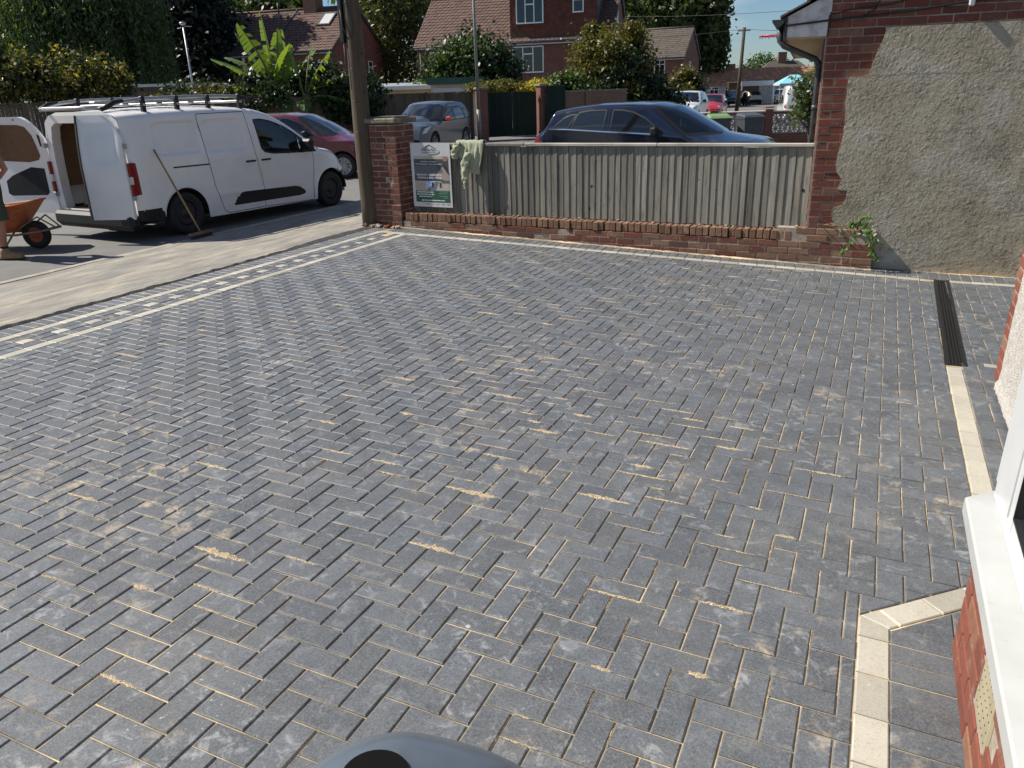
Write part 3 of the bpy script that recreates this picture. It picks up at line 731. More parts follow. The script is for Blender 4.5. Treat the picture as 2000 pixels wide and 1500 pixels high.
# red sports hoop on the far side of the neighbour's eaves
m=MB(); pts=[(.20*math.cos(a),.20*math.sin(a),0) for a in np.linspace(0,2*math.pi,33)]; m.tube(pts,.009,6,caps=False)
M_RED=pm('red_enamel',(.55,.03,.05),(.42,.025,.04),6,.35)
hp=empty('sports_hoop',(-1.50,12.2,2.385),0,'thin red metal hoop with hooks sticking out beyond the eaves','hoop'); m.build('ring',M_RED,hp)
m=MB()
for a in np.linspace(0,2*math.pi,12,endpoint=False): m.tube([(.20*math.cos(a),.20*math.sin(a),0),(.205*math.cos(a),.205*math.sin(a),-.02),(.20*math.cos(a),.20*math.sin(a),-.03)],.004,5)
m.build('net_hooks',M_RED,hp); m=MB(); m.bar((.22,-.06,0),(.78,-.05,-.02),.02,.05); m.bar((.22,.06,0),(.78,.05,-.02),.02,.05); m.build('bracket',M_RED,hp)
# ================================================================ our house: corner, roughcast, bay window
HS=empty('house_front',(0,0,0)); HS.matrix_world=GD.copy(); tag(HS,'red brick house corner with white roughcast and a canted white bay window','house')
HX=.915
m=MB(); m.box(HX-.0085,3.2,3.3,5.795,-.2,4.6); m.build('wall_core',M_MORTAR,HS)
bm_=MB(); bm_.bbox(-.1065,.1065,-.015,.03,-.0325,.0325,.004); HB=bm_.mesh('front_brick',M_BRICKO); bm_=MB(); bm_.bbox(-.051,.051,-.015,.03,-.0325,.0325,.004); HBH=bm_.mesh('front_half_brick',M_BRICKO)
z=.03; c=0
while z<1.9:
    y=5.787
    for k in range(3):
        me=HBH if (k==0 and c%2) else HB; L=.102 if me is HBH else .213
        link('brick',me,HS,(HX,y-L/2,z),(0,0,-math.pi/2+rnd.gauss(0,.006))); y-=L+.0105
    xx=HX
    for k in range(4):
        me=HBH if (k==0 and not c%2) else HB; L=.102 if me is HBH else .213
        link('brick',me,HS,(xx+L/2,5.787,z),(0,0,math.pi)); xx+=L+.0105
    z+=.075; c+=1
M_ROUGHC=pm('white_roughcast',(.60,.585,.56),(.44,.40,.36),30,.9,1.0,90,.02,lo=.3,hi=.62)
m=MB(); m.grid(90,90,lambda u,v:(HX-.030-.012*fbm(u*60,v*80,3)-(.018 if v<.02 else 0),5.46-u*2.2,.03+v*2.3)); m.grid(2,90,lambda u,v:(HX+.02-u*.05,5.46,.03+v*2.3)); m.grid(90,2,lambda u,v:(HX+.02-v*.05,5.46-u*2.2,.03))
fixn(m.build('roughcast',M_ROUGHC,HS))
# bay base
BX,BY=.478,2.60
bay_n=Vector((math.cos(R(45)),math.sin(R(45)),0))
m=MB(); m.prism([(BX-.0085,-.6),(1.2,-.6),(1.2,3.28),(BX+.63,BY+.645),(BX-.0085,BY+.008)],-.1,.455); m.build('bay_core',M_MORTAR,HS)
for c in range(6):
    z=.036+c*.075; y=BY+.0-(.112 if c%2 else 0)
    if c%2: link('brick',HBH,HS,(BX,BY-.052,z),(0,0,-math.pi/2))
    while y>-.5:
        if not(c in (2,3,4) and 1.93<y-.1<2.12): link('brick',HB,HS,(BX,y-.108,z),(0,0,-math.pi/2+rnd.gauss(0,.005)))
        y-=.2235
    t=0 if c%2 else .112
    while t<.6: link('brick',HB,HS,(BX+(t+.108)*.707,BY+(t+.108)*.707,z),(0,0,R(45)+math.pi)); t+=.2235
M_CREAM=pm('cream_airbrick',(.33,.29,.19),(.27,.235,.15),9,.85)
m=MB(); m.bbox(BX-.016,BX+.01,1.90,2.12,.175,.375,.006); ab=m.build('air_brick',M_CREAM,HS)
m=MB()
for i in range(7):
    for j in range(5): m.box(BX-.0172,BX-.0165,1.926+i*.028,1.930+i*.028,.20+j*.034,.204+j*.034)
m.build('vent_hole',M_DARK,ab)
M_SILL=None
t=NT('dirty_white_sill'); w=t.world(); cc=t.mix(t.ramp(t.noise(5,4,vec=w),[(.3,0.),(.7,1.)]),(.45,.46,.46),(.39,.40,.39)); cc=t.mix(t.ramp(t.noise(48,4,.75,vec=w),[(.66,0.),(.72,.85)]),cc,(.22,.19,.15)); t.col(cc); t.set(Roughness=.3); M_SILL=t.m
m=MB(); SX=.425
prof=[(0,.452),(0,.500),(.006,.507),(.105,.514),(.105,.452)]
pa=[]
for (o,z) in prof: pa.append(((SX+o,-.6,z),(SX+o,2.745-o*.414,z),(SX+o+.46,2.745-o*.414+.46+0*o,z)))
vs=[]; fs=[]
for p in pa: vs+=p
for i in range(len(pa)):
    j=(i+1)%len(pa)
    for k in range(2): fs.append((i*3+k,i*3+k+1,j*3+k+1,j*3+k))
m.add(vs,fs); fixn(m.build('sill',M_SILL,HS))
fx=.510; fy=2.775
def frame_run(a,b_,nrm,cuts,name='window_frame'):
    # frame bars along the line a-b (drive frame), looking outwards along nrm
    a=Vector((*a,0)); b_=Vector((*b_,0)); d=(b_-a).normalized(); L=(b_-a).length; n=Vector((*nrm,0))
    def bar(m,s0,s1,z0,z1,o0,o1):
        p=[a+d*s0+n*o0,a+d*s1+n*o0,a+d*s1+n*o1,a+d*s0+n*o1]; m.prism([(q.x,q.y) for q in p],z0,z1)
    fr=MB(); bar(fr,0,L,.514,.574,0,-.06); bar(fr,0,L,2.0,2.08,0,-.06)
    for s in cuts: bar(fr,s-.032,s+.032,.574,2.0,-.001,-.059)
    if cuts[0]>.05: bar(fr,0,cuts[0]-.032,.574,2.0,.004,-.058)
    fo=fixn(fr.build(name,M_WHITE,HS))
    ga=MB(); pn=MB(); sh=MB()
    for s0,s1 in zip(cuts,cuts[1:]):
        x0,x1=s0+.032,s1-.032
        for q in ((x0,x0+.045,.574,2.0),(x1-.045,x1,.574,2.0),(x0+.045,x1-.045,.574,.622),(x0+.045,x1-.045,1.955,2.0)): bar(sh,q[0]+.004,q[1]-.0 if q[1]!=x1 else q[1]-.004,q[2]+.004 if q[2]<.6 else q[2],q[3],.008,-.04)
        for q in ((x0+.045,x0+.052,.622,1.955),(x1-.052,x1-.045,.622,1.955),(x0+.052,x1-.052,.622,.629)): bar(ga,q[0],q[1],q[2],q[3],.010,-.03)
        bar(ga,x0,x0+.004,.574,2.0,.002,-.03); bar(ga,x1-.004,x1,.574,2.0,.002,-.03); bar(ga,x0+.004,x1-.004,.5741,.578,.002,-.03)
        bar(pn,x0+.052,x1-.052,.629,1.955,-.004,-.010)
    fixn(sh.build('sash',M_WHITE,fo)); fixn(ga.build('gasket',M_BLACK,fo)); fixn(pn.build('pane',M_GLASSD,fo))
frame_run((fx,fy),(fx,-.5),(-1,0),[.30,1.0,1.7,2.5,3.2])
frame_run((fx+.004,fy+.004),(fx+.45,fy+.45),(-.707,.707),[.032,.60])
m=MB(); m.box(fx+.12,2.2,-.6,2.5,.52,2.2); m.build('room_back',pm('room_dark',(.10,.09,.08),(.05,.045,.04),2,.9),HS)
m=MB(); m.prism([(fx-.05,-.6),(1.2,-.6),(1.2,3.4),(fx+.5,fy+.6),(fx-.05,fy+.05)],2.085,2.5); m.build('bay_roof',M_WHITE,HS)
# ================================================================ timber pole
pl=empty('utility_pole',(-6.492,9.412,.02),0,'stout brown timber utility pole beside the brick pier','pole')
m=MB(); m.tube([(0.004*math.sin(i*1.7),.004*math.cos(i),z) for i,z in enumerate(np.linspace(-.15,8.4,18))],[.128-.006*i*.5 for i in range(18)],20); m.build('shaft',M_POLE,pl)
m=MB(); m.bbox(-.145,-.085,-.115,-.05,2.42,8.0,.01); m.build('cable_guard',M_BLACK,pl)
m=MB(); m.tube([(-.12,-.1,2.9),(-.08,-.125,2.62),(.0,-.135,2.46),(.06,-.13,2.5),(.07,-.12,2.66),(.02,-.12,2.85),(-.03,-.12,3.1)],.008,6); m.tube([(-.10,-.10,2.45),(-.095,-.115,2.1),(-.09,-.118,1.9)],.007,6); m.build('cable',M_BLACK,pl)
for i in range(5):
    m=MB(); m.box(-.008,.008,-.137+.0,-.12,1.3+i*.4,1.312+i*.4); m.build('nail',M_STEEL,pl)
# ================================================================ sign board
SG=empty('advert_board',(FA.x+fd.x*.022,FA.y+fd.y*.022,0),math.atan2(fd.y,fd.x),'white advertising board of a driveway firm fixed to the fence','sign')
SW,SZ0,SZ1,SY=.625,.330,1.172,-.058
m=MB(); m.box(0,SW,SY,SY+.006,SZ0,SZ1); m.build('board',M_WHITE,SG)
def flat(name,x0,x1,f0,f1,c,lay,poly=None,rough=.5,par=None):
    H=SZ1-SZ0; mm=MB(); y=SY-.0008*lay
    P=poly if poly else [(x0,f1),(x1,f1),(x1,f0),(x0,f0)]
    mm.add([(p[0]*SW,y,SZ1-p[1]*H) for p in P],[tuple(range(len(P)))])
    key='print_%02d_%02d_%02d'%tuple(int(v*99) for v in c)
    mt=MT.get(key) or pm(key,c,tuple(v*.9 for v in c),20,rough)
    return mm.build(name,mt,par or SG)
pa_=flat('photo_panel',.07,.95,.205,.735,(.055,.06,.075),1)
flat('photo_roof',.07,.95,.0,.0,(.10,.105,.125),2,[(.08,.50),(.07,.36),(.62,.34),(.80,.48)],par=SG)
flat('photo_band',.07,.95,.205,.25,(.42,.40,.30),2)
flat('photo_chimney',.82,.93,.21,.28,(.36,.18,.12),3)
flat('photo_gable',.0,0,0,0,(.36,.29,.25),3,[(.62,.50),(.80,.36),(.95,.50),(.95,.59),(.68,.56)])
flat('photo_gutter',.0,0,0,0,(.02,.02,.02),4,[(.82,.34),(.95,.49),(.95,.46),(.86,.34)])
flat('photo_drive',.07,.95,.59,.735,(.45,.40,.36),2)
flat('photo_drive_pink',.07,.33,.62,.735,(.42,.32,.28),3)
flat('photo_blue',.35,.58,.59,.70,(.36,.50,.72),3)
flat('photo_path',0,0,0,0,(.14,.15,.18),4,[(.36,.735),(.58,.735),(.68,.60),(.60,.60)])
for q in ((.50,.55),(.70,.74)): flat('photo_post',q[0],q[1],.61,.69,(.03,.03,.035),5)
flat('photo_hedge',.75,.95,.58,.615,(.09,.12,.07),5)
flat('green_panel',.07,.95,.742,.925,(.012,.085,.045),2)
for i,(x0,x1,f) in enumerate(((.10,.53,.765),(.10,.55,.80),(.16,.49,.835),(.22,.82,.895))):
    x=x0
    while x<x1:
        w=rnd.uniform(.02,.06); flat('small_print',x,min(x+w,x1),f-.008,f+.008,(.75,.77,.76),3); x+=w+.012
for (x0,x1,f) in ((.68,.90,.757),(.66,.90,.785),(.68,.90,.825),(.79,.90,.852)): flat('small_print',x0,x1,f-.004,f+.004,(.20,.34,.26),3)
for i,x in enumerate((.10,.22,.33,.46,.58,.73,.86)): flat('small_logo',x,x+.07,.948,.962,[(.5,.5,.55),(.45,.45,.5),(.15,.15,.18),(.4,.45,.5),(.55,.3,.35),(.25,.25,.28),(.2,.2,.22)][i],2)
flat('logo_roof',0,0,0,0,(.015,.02,.02),2,[(.34,.075),(.48,.028),(.62,.075),(.585,.075),(.48,.042),(.42,.068),(.44,.075)])
def sw(t): return (.50+.25*math.cos(t),.140+.052*math.sin(t))
flat('logo_swoosh',0,0,0,0,(.05,.12,.09),2,[sw(-.35+i*.2) for i in range(11)]+[(.50+.235*math.cos(-.35+i*.2),.135+.042*math.sin(-.35+i*.2)) for i in range(10,-1,-1)])
def text(body,xc,f,size,c,wd=None,name='lettering',bold=.012):
    cu=bpy.data.curves.new(name,'FONT'); cu.body=body; cu.align_x='CENTER'; cu.size=size; cu.offset=bold*size; cu.fill_mode='FRONT'
    o=bpy.data.objects.new(name,cu); C.objects.link(o); dg=bpy.context.evaluated_depsgraph_get(); me=bpy.data.meshes.new_from_object(o.evaluated_get(dg)); bpy.data.objects.remove(o); bpy.data.curves.remove(cu)
    key='print_%02d_%02d_%02d'%tuple(int(v*99) for v in c); mt=MT.get(key) or pm(key,c,c,20,.5)
    me.materials.clear(); me.materials.append(mt)
    xs=[v.co.x for v in me.vertices]; k=(wd/(max(xs)-min(xs))) if wd else 1
    o=link(name,me,SG,(xc*SW,SY-.0045,SZ1-f*(SZ1-SZ0)),(math.pi/2,0,0)); o.scale=(k,1,1); return o
text('EVERLAST',.48,.125,.050,(.015,.02,.02),.23)
text('Roofing & Driveways',.47,.157,.022,(.05,.07,.06),.22)
text('Free Estimates - No Deposits',.45,.295,.020,(.8,.8,.8),.26)
text('All Work Guaranteed - 10 Year Insurance Backed',.45,.333,.020,(.8,.8,.8),.42)
text('DRIVEWAYS • LANDSCAPING',.45,.508,.036,(.82,.82,.82),.40)
text('ROOFING & UPVC • FENCES',.46,.553,.036,(.82,.82,.82),.39)
# ================================================================ jumper over the fence
JM=empty('sweatshirt',(FA.x+fd.x*.745,FA.y+fd.y*.745,0),math.atan2(fd.y,fd.x),'crumpled khaki green sweatshirt hung over the fence top','sweatshirt')
t=NT('khaki_fleece'); cc=t.mix(t.ramp(t.noise(8,4),[(.3,0.),(.7,1.)]),(.33,.35,.25),(.25,.27,.185)); t.col(cc); t.set(Roughness=.95,Specular_IOR_Level=.1,Sheen_Weight=.3); t.bump(t.noise(260,3),.4,.002); M_KHAKI=t.m
def drape(u0,u1,top,front,back,seed,amp=.016):
    m=MB(); nu,nv=26,44
    def fn(u,v):
        x=u0+(u1-u0)*u; fl=front(u); tot=fl+.085+back; s=v*tot
        fold=amp*math.sin(u*15+seed+1.8*math.sin(s*7+seed))+.5*amp*math.sin(u*31+seed*2+s*9)
        if s<back: y=.045+abs(fold)*.6; z=top-(back-s)
        elif s<back+.085: q=(s-back)/.085; y=.045-.095*q; z=top+.014*math.sin(math.pi*q)+.5*abs(fold)
        else:
            dd=s-back-.085; y=-.05-.02*min(1,dd*8)-abs(fold)*min(1,.35+dd*6); z=top-dd
            x+=(-.10*dd*(u-.45))+.02*math.sin(dd*9+seed)
        return (x,y,z)
    m.grid(nu,nv,fn); return m
fr=lambda u:.20+.20*u+.03*math.sin(u*11)
o=drape(.0,.40,1.178,lambda u:.16+.26*max(0,min(1,(u-.15)/.7))+.025*math.sin(u*12),.25,1.0).build('body',M_KHAKI,JM); o.modifiers.new('thickness','SOLIDIFY').thickness=.006
def sleeve(pts,rad,seed):
    m=MB(); n=14; P=[Vector(p) for p in pts]; vs=[]; N=30
    for i in range(N):
        q=i/(N-1)*(len(P)-1); a=int(min(q,len(P)-2)); f=q-a; c=P[a].lerp(P[a+1],f); r_=rad[a]*(1-f)+rad[a+1]*f
        for k in range(n):
            th=2*math.pi*k/n; rr=r_*(1+.22*math.sin(3*th+i*.5+seed)+.14*math.sin(i*.95+seed)); vs.append((c.x+rr*math.cos(th),c.y+rr*.55*math.sin(th),c.z+.006*math.sin(2*th+i)))
    m.add(vs,[(i*n+k,i*n+(k+1)%n,(i+1)*n+(k+1)%n,(i+1)*n+k) for i in range(N-1) for k in range(n)]+[tuple(range(n))[::-1],tuple((N-1)*n+k for k in range(n))],True); return m
sleeve([(.04,-.085,1.17),(.02,-.10,1.10),(-.005,-.10,1.02),(.01,-.095,.97)],[.05,.055,.05,.03],2).build('sleeve',M_KHAKI,JM)
sv=sleeve([(.20,-.09,1.05),(.17,-.105,.95),(.155,-.105,.84),(.15,-.10,.73),(.145,-.095,.66)],[.06,.058,.052,.046,.036],5).build('sleeve',M_KHAKI,JM)
sleeve([(.145,-.095,.662),(.143,-.093,.63),(.14,-.09,.595)],[.026,.03,.024],1).build('cuff',M_KHAKI,sv)
sleeve([(.10,-.085,.92),(.098,-.09,.80),(.10,-.085,.69)],[.02,.018,.014],3).build('drawcord_hem',M_KHAKI,JM)
# ================================================================ plant on the wall end
PLT=empty('leafy_shoot',(-.10,9.10,.30),0,'green leafy shoot hanging over the broken end of the low wall','plant')
M_LEAFP=leafmat('shoot_leaf',(.06,.14,.03),(.10,.22,.05),(.16,.29,.08),.3,.4)
M_TWIG=pm('dry_twig',(.32,.24,.15),(.2,.15,.1),20,.9)
stems=[[(0,0,0),(-.02,-.06,.08),(.05,-.10,.15),(.11,-.10,.12)],[(0,0,0),(.02,-.10,.02),(-.03,-.14,-.10),(-.10,-.15,-.20),(-.16,-.15,-.25)],[(0,0,0),(.08,-.12,.0),(.14,-.15,-.10),(.19,-.16,-.22),(.21,-.16,-.3)],[(0,0,0),(.06,-.08,.07),(.13,-.13,-.02),(.22,-.15,-.12)],[(0,0,0),(-.05,-.05,.06),(-.08,-.08,.05)],[(0,0,0),(.04,-.09,.05),(.10,-.14,-.03),(.15,-.16,-.16),(.17,-.16,-.26)]]
m=MB(); V=[]
for st_ in stems:
    m.tube(st_,[.006,.005,.004,.003,.002][:len(st_)],5)
    P=[Vector(p) for p in st_]
    for i in range(34):
        q=rnd.uniform(.25,1)*(len(P)-1); a=int(min(q,len(P)-2)); c=P[a].lerp(P[a+1],q-a)
        d=Vector((rnd.gauss(0,1),rnd.gauss(-.4,.8),rnd.gauss(.1,.7))).normalized(); L=rnd.uniform(.030,.052); w=L*.32; s_=d.cross(Vector((rnd.gauss(0,1),rnd.gauss(0,1),1))).normalized(); n_=d.cross(s_)
        c=c+d*.006; V.append([c,c+d*L*.4+s_*w+n_*.004,c+d*L,c+d*L*.4-s_*w+n_*.004])
m.build('stem',M_TWIG,PLT); link('leaves',quads_mesh('leaves',np.array([[list(p) for p in q] for q in V]),M_LEAFP),PLT)['kind']='stuff'
m=MB()
for i in range(9):
    x0=-.48+i*.05; pts=[(x0,.02,.0)]; 
    for k in range(5): pts.append((x0+k*.03*rnd.uniform(-.4,1.6),rnd.uniform(-.06,.05),.02+.05*rnd.random()*(1-k/6)))
    m.tube(pts,.0035,4)
tw=m.build('dead_twigs',M_TWIG,None,(-.02,9.10,.30)); tag(tw,'tangle of dry brown twigs on top of the low wall','twigs')
# ================================================================ vehicles
def smooth_poly(pts,n=400,k=5):
    ys=np.array([p[0] for p in pts]); zs=np.array([p[1] for p in pts]); y=np.linspace(ys[0],ys[-1],n); z=np.interp(y,ys,zs)
    ker=np.ones(2*k+1)/(2*k+1); zp=np.pad(z,k,mode='edge'); z2=np.convolve(zp,ker,'valid'); z2[0]=z[0]; z2[-1]=z[-1]; return y,z2
def inpoly(px,py,poly):
    c=np.zeros(px.shape,bool); n=len(poly)
    for i in range(n):
        x0,y0=poly[i]; x1,y1=poly[(i+1)%n]
        if y0==y1: continue
        t=((y0>py)!=(y1>py)); xi=(x1-x0)*(py-y0)/(y1-y0)+x0; c^=t&(px<xi)
    return c
class Loft:
    def __init__(s,top,bottom,arches,halfw,belt,tum,rr,taper,ny=150,nz=44,nx=22,sm=5,crown=.03,lower=.04,press=None,apil=None):
        s.ty,s.tz=smooth_poly(top,400,sm); s.bot=bottom; s.arch=arches; s.hw=halfw; s.beltp=belt; s.tum=tum; s.rr=rr; s.taper=taper; s.crown=crown; s.lower=lower; s.press=press; s.apil=apil
        y0,y1=top[0][0],top[-1][0]; ys=list(np.linspace(y0,y1,ny))+[p[0] for p in top]
        for yc,r,zc in arches: ys+=[yc+r*math.cos(a) for a in np.linspace(.02,math.pi-.02,26)]
        ys=np.array(sorted(ys)); keep=[0]
        for i in range(1,len(ys)):
            if ys[i]-ys[keep[-1]]>.004: keep.append(i)
        s.ys=ys[keep]; s.nz=nz; s.nx=nx; s.y0,s.y1=y0,y1
    def zt(s,y): return np.interp(y,s.ty,s.tz)
    def zb(s,y):
        z=np.interp(y,[p[0] for p in s.bot],[p[1] for p in s.bot])
        for yc,r,zc in s.arch:
            d=np.abs(y-yc); a=zc+np.sqrt(np.maximum(0,r*r-d*d)); z=np.where(d<r,np.maximum(z,a),z)
        return np.minimum(z,s.zt(y)-.01)
    def W(s,y,z):
        y=np.asarray(y,float); z=np.asarray(z,float)
        a0,k0,a1,k1=s.taper; e=np.maximum(0,(s.y0+a0-y)/a0); f=np.maximum(0,(y-(s.y1-a1))/a1)
        base=s.hw*(1-k0*e**2.2-k1*f**2.2); bl=np.interp(y,[p[0] for p in s.beltp],[p[1] for p in s.beltp]); zt=s.zt(y)
        t=np.clip((z-bl)/np.maximum(zt-bl,.06),0,1); q=np.clip((bl-z)/.7,0,1.2)
        w=base*(1-s.tum*t**1.3*np.clip((zt-bl)/.35,0,1)-s.lower*q**2)
        d=zt-z; r=s.rr; k=np.clip(r-d,0,r); w=w-(r-np.sqrt(np.maximum(r*r-k*k,0)))
        if s.press is not None: w=w-s.press(y,z)
        if s.apil is not None:
            (ya,za),(yb,zb_),kk=s.apil; l=math.hypot(yb-ya,zb_-za); nx_,nz_=-(zb_-za)/l,(yb-ya)/l; d=(y-ya)*nx_+(z-za)*nz_; w=w-kk*np.maximum(0,d)*np.clip((z-zb_+.10)/.12,0,1)
        return np.maximum(w,.02)
    def build(s,parent,mats,polys,tops=(),bodyname='body',cutsnap=.42):
        ny=len(s.ys); t=np.linspace(0,1,s.nz); t=.5*(t+ (1-(1-t)**1.5)); Y=np.repeat(s.ys[:,None],s.nz,1); ZT=s.zt(s.ys)[:,None]; ZB=s.zb(s.ys)[:,None]; Z=ZB+(ZT-ZB)*t[None,:]
        cell=max((s.y1-s.y0)/150,.012)
        for nm,poly in polys:
            n=len(poly)
            for i in range(n):
                a=np.array(poly[i]); b=np.array(poly[(i+1)%n]); ab=b-a; L=(ab@ab)
                u=np.clip(((Y-a[0])*ab[0]+(Z-a[1])*ab[1])/max(L,1e-9),0,1); qx=a[0]+u*ab[0]; qz=a[1]+u*ab[1]; d=np.hypot(Y-qx,Z-qz)
                mk=(d<cell*cutsnap); mk[0,:]=False; mk[-1,:]=False; mk[:,0]=False; mk[:,-1]=False
                Y=np.where(mk,qx,Y); Z=np.where(mk,qz,Z)
        X=s.W(Y,Z)
        cy=.25*(Y[:-1,:-1]+Y[1:,:-1]+Y[:-1,1:]+Y[1:,1:]); cz=.25*(Z[:-1,:-1]+Z[1:,:-1]+Z[:-1,1:]+Z[1:,1:])
        cls=np.zeros(cy.shape,int)-1
        for k,(nm,poly) in enumerate(polys): cls[(cls<0)&inpoly(cy,cz,poly)]=k
        idx=np.arange(ny*s.nz).reshape(ny,s.nz); objs=[]
        def emit(name,faces,verts,mat,par):
            used,inv=np.unique(faces.ravel(),return_inverse=True); f=inv.reshape(-1,4); me=bpy.data.meshes.new(name); me.from_pydata(verts[used].tolist(),[],f.tolist()); me.materials.append(mat)
            me.polygons.foreach_set('use_smooth',[True]*len(me.polygons)); me.update(); return link(name,me,par)
        body_v=[]; body_f=[]; off=0
        for sd in (1,-1):
            V=np.stack([sd*X.ravel(),Y.ravel(),Z.ravel()],1); F=np.stack([idx[:-1,:-1],idx[1:,:-1],idx[1:,1:],idx[:-1,1:]],-1)
            if sd<0: F=F[...,::-1]
            body_v.append(V); body_f.append(F[cls<0]+off); off+=len(V)
            for k,(nm,poly) in enumerate(polys):
                fk=F[cls==k]
                if len(fk): objs.append(emit(nm,fk,V,mats[nm],parent))
        # top skin
        u=np.linspace(-1,1,s.nx); xe=X[:,-1]; TX=xe[:,None]*u[None,:]; TY=np.repeat(Y[:,-1][:,None],s.nx,1); cr=s.crown*np.clip(xe/s.hw,0,1)
        TZ=Z[:,-1][:,None]+cr[:,None]*(1-u[None,:]**2); TV=np.stack([TX.ravel(),TY.ravel(),TZ.ravel()],1); ti=np.arange(ny*s.nx).reshape(ny,s.nx)
        F=np.stack([ti[:-1,:-1],ti[:-1,1:],ti[1:,1:],ti[1:,:-1]],-1); ty=.5*(TY[:-1,:-1]+TY[1:,:-1]); tu=np.abs(.5*(u[:-1]+u[1:]))[None,:]+0*ty
        tc=np.zeros(ty.shape,int)-1
        for k,(nm,ya,yb,f0,f1) in enumerate(tops): tc[(ty>ya)&(ty<yb)&(tu<f1)&(tu>=f0)]=k
        body_v.append(TV); body_f.append(F[tc<0]+off); off+=len(TV)
        for k,tp in enumerate(tops):
            fk=F[tc==k]
            if len(fk): objs.append(emit(tp[0],fk,TV,mats[tp[0]],parent))
        bo=emit(bodyname,np.concatenate(body_f),np.concatenate(body_v),mats['body'],parent)
        bm=bmesh.new(); bm.from_mesh(bo.data); bmesh.ops.remove_doubles(bm,verts=bm.verts,dist=.0008); bm.to_mesh(bo.data); bm.free()
        bo.data.polygons.foreach_set('use_smooth',[True]*len(bo.data.polygons))
        return bo,objs
    def ribbon(s,pts,wd,lift,sd=1,close=False):
        # thin strip lying on the body side along a (y,z) polyline
        m=MB(); P=[]
        for a,b in zip(pts,pts[1:]):
            n=max(2,int(math.hypot(b[0]-a[0],b[1]-a[1])/.03))
            for i in range(n): P.append((a[0]+(b[0]-a[0])*i/n,a[1]+(b[1]-a[1])*i/n))
        P.append(pts[-1]); vs=[]
        for i,p in enumerate(P):
            q=P[min(i+1,len(P)-1)]; r_=P[max(i-1,0)]; dx,dz=q[0]-r_[0],q[1]-r_[1]; l=math.hypot(dx,dz) or 1; nx_,nz_=-dz/l*wd/2,dx/l*wd/2
            for sg in (-1,1):
                yy,zz=p[0]+sg*nx_,p[1]+sg*nz_; vs.append((sd*(float(s.W(yy,zz))+lift),yy,zz))
        m.add(vs,[(2*i,2*i+1,2*i+3,2*i+2) for i in range(len(P)-1)]); return m
TYRE={}
def wheel(parent,x,y,z,r,w,sd,rimmat,style='alloy',name='wheel'):
    k=(round(r,3),round(w,3),rimmat.name,style)
    if k not in TYRE:
        m=MB(); h=w/2; m.lathe([(r*.64,-h*.8),(r*.68,-h),(r*.90,-h*1.02),(r*.98,-h*.82),(r,-h*.5),(r,h*.5),(r*.98,h*.82),(r*.90,h*1.02),(r*.68,h),(r*.64,h*.8)],32,'x'); t_=m.mesh('tyre',M_RUBBER)
        m=MB(); m.lathe([(r*.66,h*.9),(r*.62,h*.95),(r*.58,h*.6),(r*.56,-h*.5)],28,'x')
        if style=='alloy':
            for i in range(10):
                a=i*math.pi*2/10; m.bar((h*.62,math.cos(a)*r*.12,math.sin(a)*r*.12),(h*.72,math.cos(a+.08)*r*.6,math.sin(a+.08)*r*.6),.018,r*.10,(1,0,0))
            m.lathe([(.001,h*.75),(r*.13,h*.72),(r*.15,h*.55)],16,'x')
        else:
            m.lathe([(.001,h*.80),(r*.16,h*.78),(r*.2,h*.6),(r*.34,h*.52),(r*.42,h*.66),(r*.54,h*.66),(r*.58,h*.4)],28,'x')
            for i in range(8):
                a=i*math.pi/4; m.lathe([(.001,h*.69),(r*.06,h*.68)],8,'x',(0,math.cos(a)*r*.46,math.sin(a)*r*.46))
        m.lathe([(.001,-h*.45),(r*.58,-h*.45)],20,'x')
        TYRE[k]=(t_,m.mesh('rim',rimmat))
    t_,rm=TYRE[k]
    o=link(name,t_,parent,(x,y,z),(0,0,0 if sd>0 else math.pi)); link('rim',rm,o); return o
M_RIMS=pm('alloy_rim',(.42,.43,.44),(.34,.35,.36),9,.35,metallic=.8)
M_RIMD=pm('dark_steel_rim',(.018,.018,.02),(.03,.03,.032),9,.6,metallic=.2)
M_CAR_GL=glass('car_glass',(.30,.38,.42),1.25,.35)
M_CAR_GLD=glass('privacy_glass',(.06,.07,.08),1.25,.75)
M_TAIL=pm('tail_lamp_red',(.22,.008,.012),(.16,.006,.01),20,.15)
M_HEAD=pm('headlamp_clear',(.62,.65,.68),(.45,.48,.5),20,.12)
M_TRIM=pm('black_trim',(.010,.011,.013),(.016,.017,.019),30,.5,spec=.3)
M_CHROME=pm('bright_trim',(.75,.76,.78),(.68,.69,.7),9,.12,metallic=1)
M_SEAT=pm('dark_seat_fabric',(.035,.036,.04),(.055,.055,.06),20,.9)
def seat(parent,x,y,z):
    m=MB(); m.bbox(x-.24,x+.24,y-.1,y+.40,z,z+.16,.05); m.bar((x,y-.10,z+.1),(x,y-.26,z+.66),.46,.13,(0,1,.3)); m.bar((x,y-.27,z+.68),(x,y-.31,z+.86),.24,.10,(0,1,.3)); return m.build('seat',M_SEAT,parent)
# ---------------------------------------------------------------- the white van
VANM=paint('van_white',(.74,.74,.735),.30,.5)
van=empty('panel_van',(-9.099-.90*.996,8.571+.90*.0896,-.05),-math.atan2(.0896,.996),'white panel van with roof rack parked at the kerb, rear doors open','van')
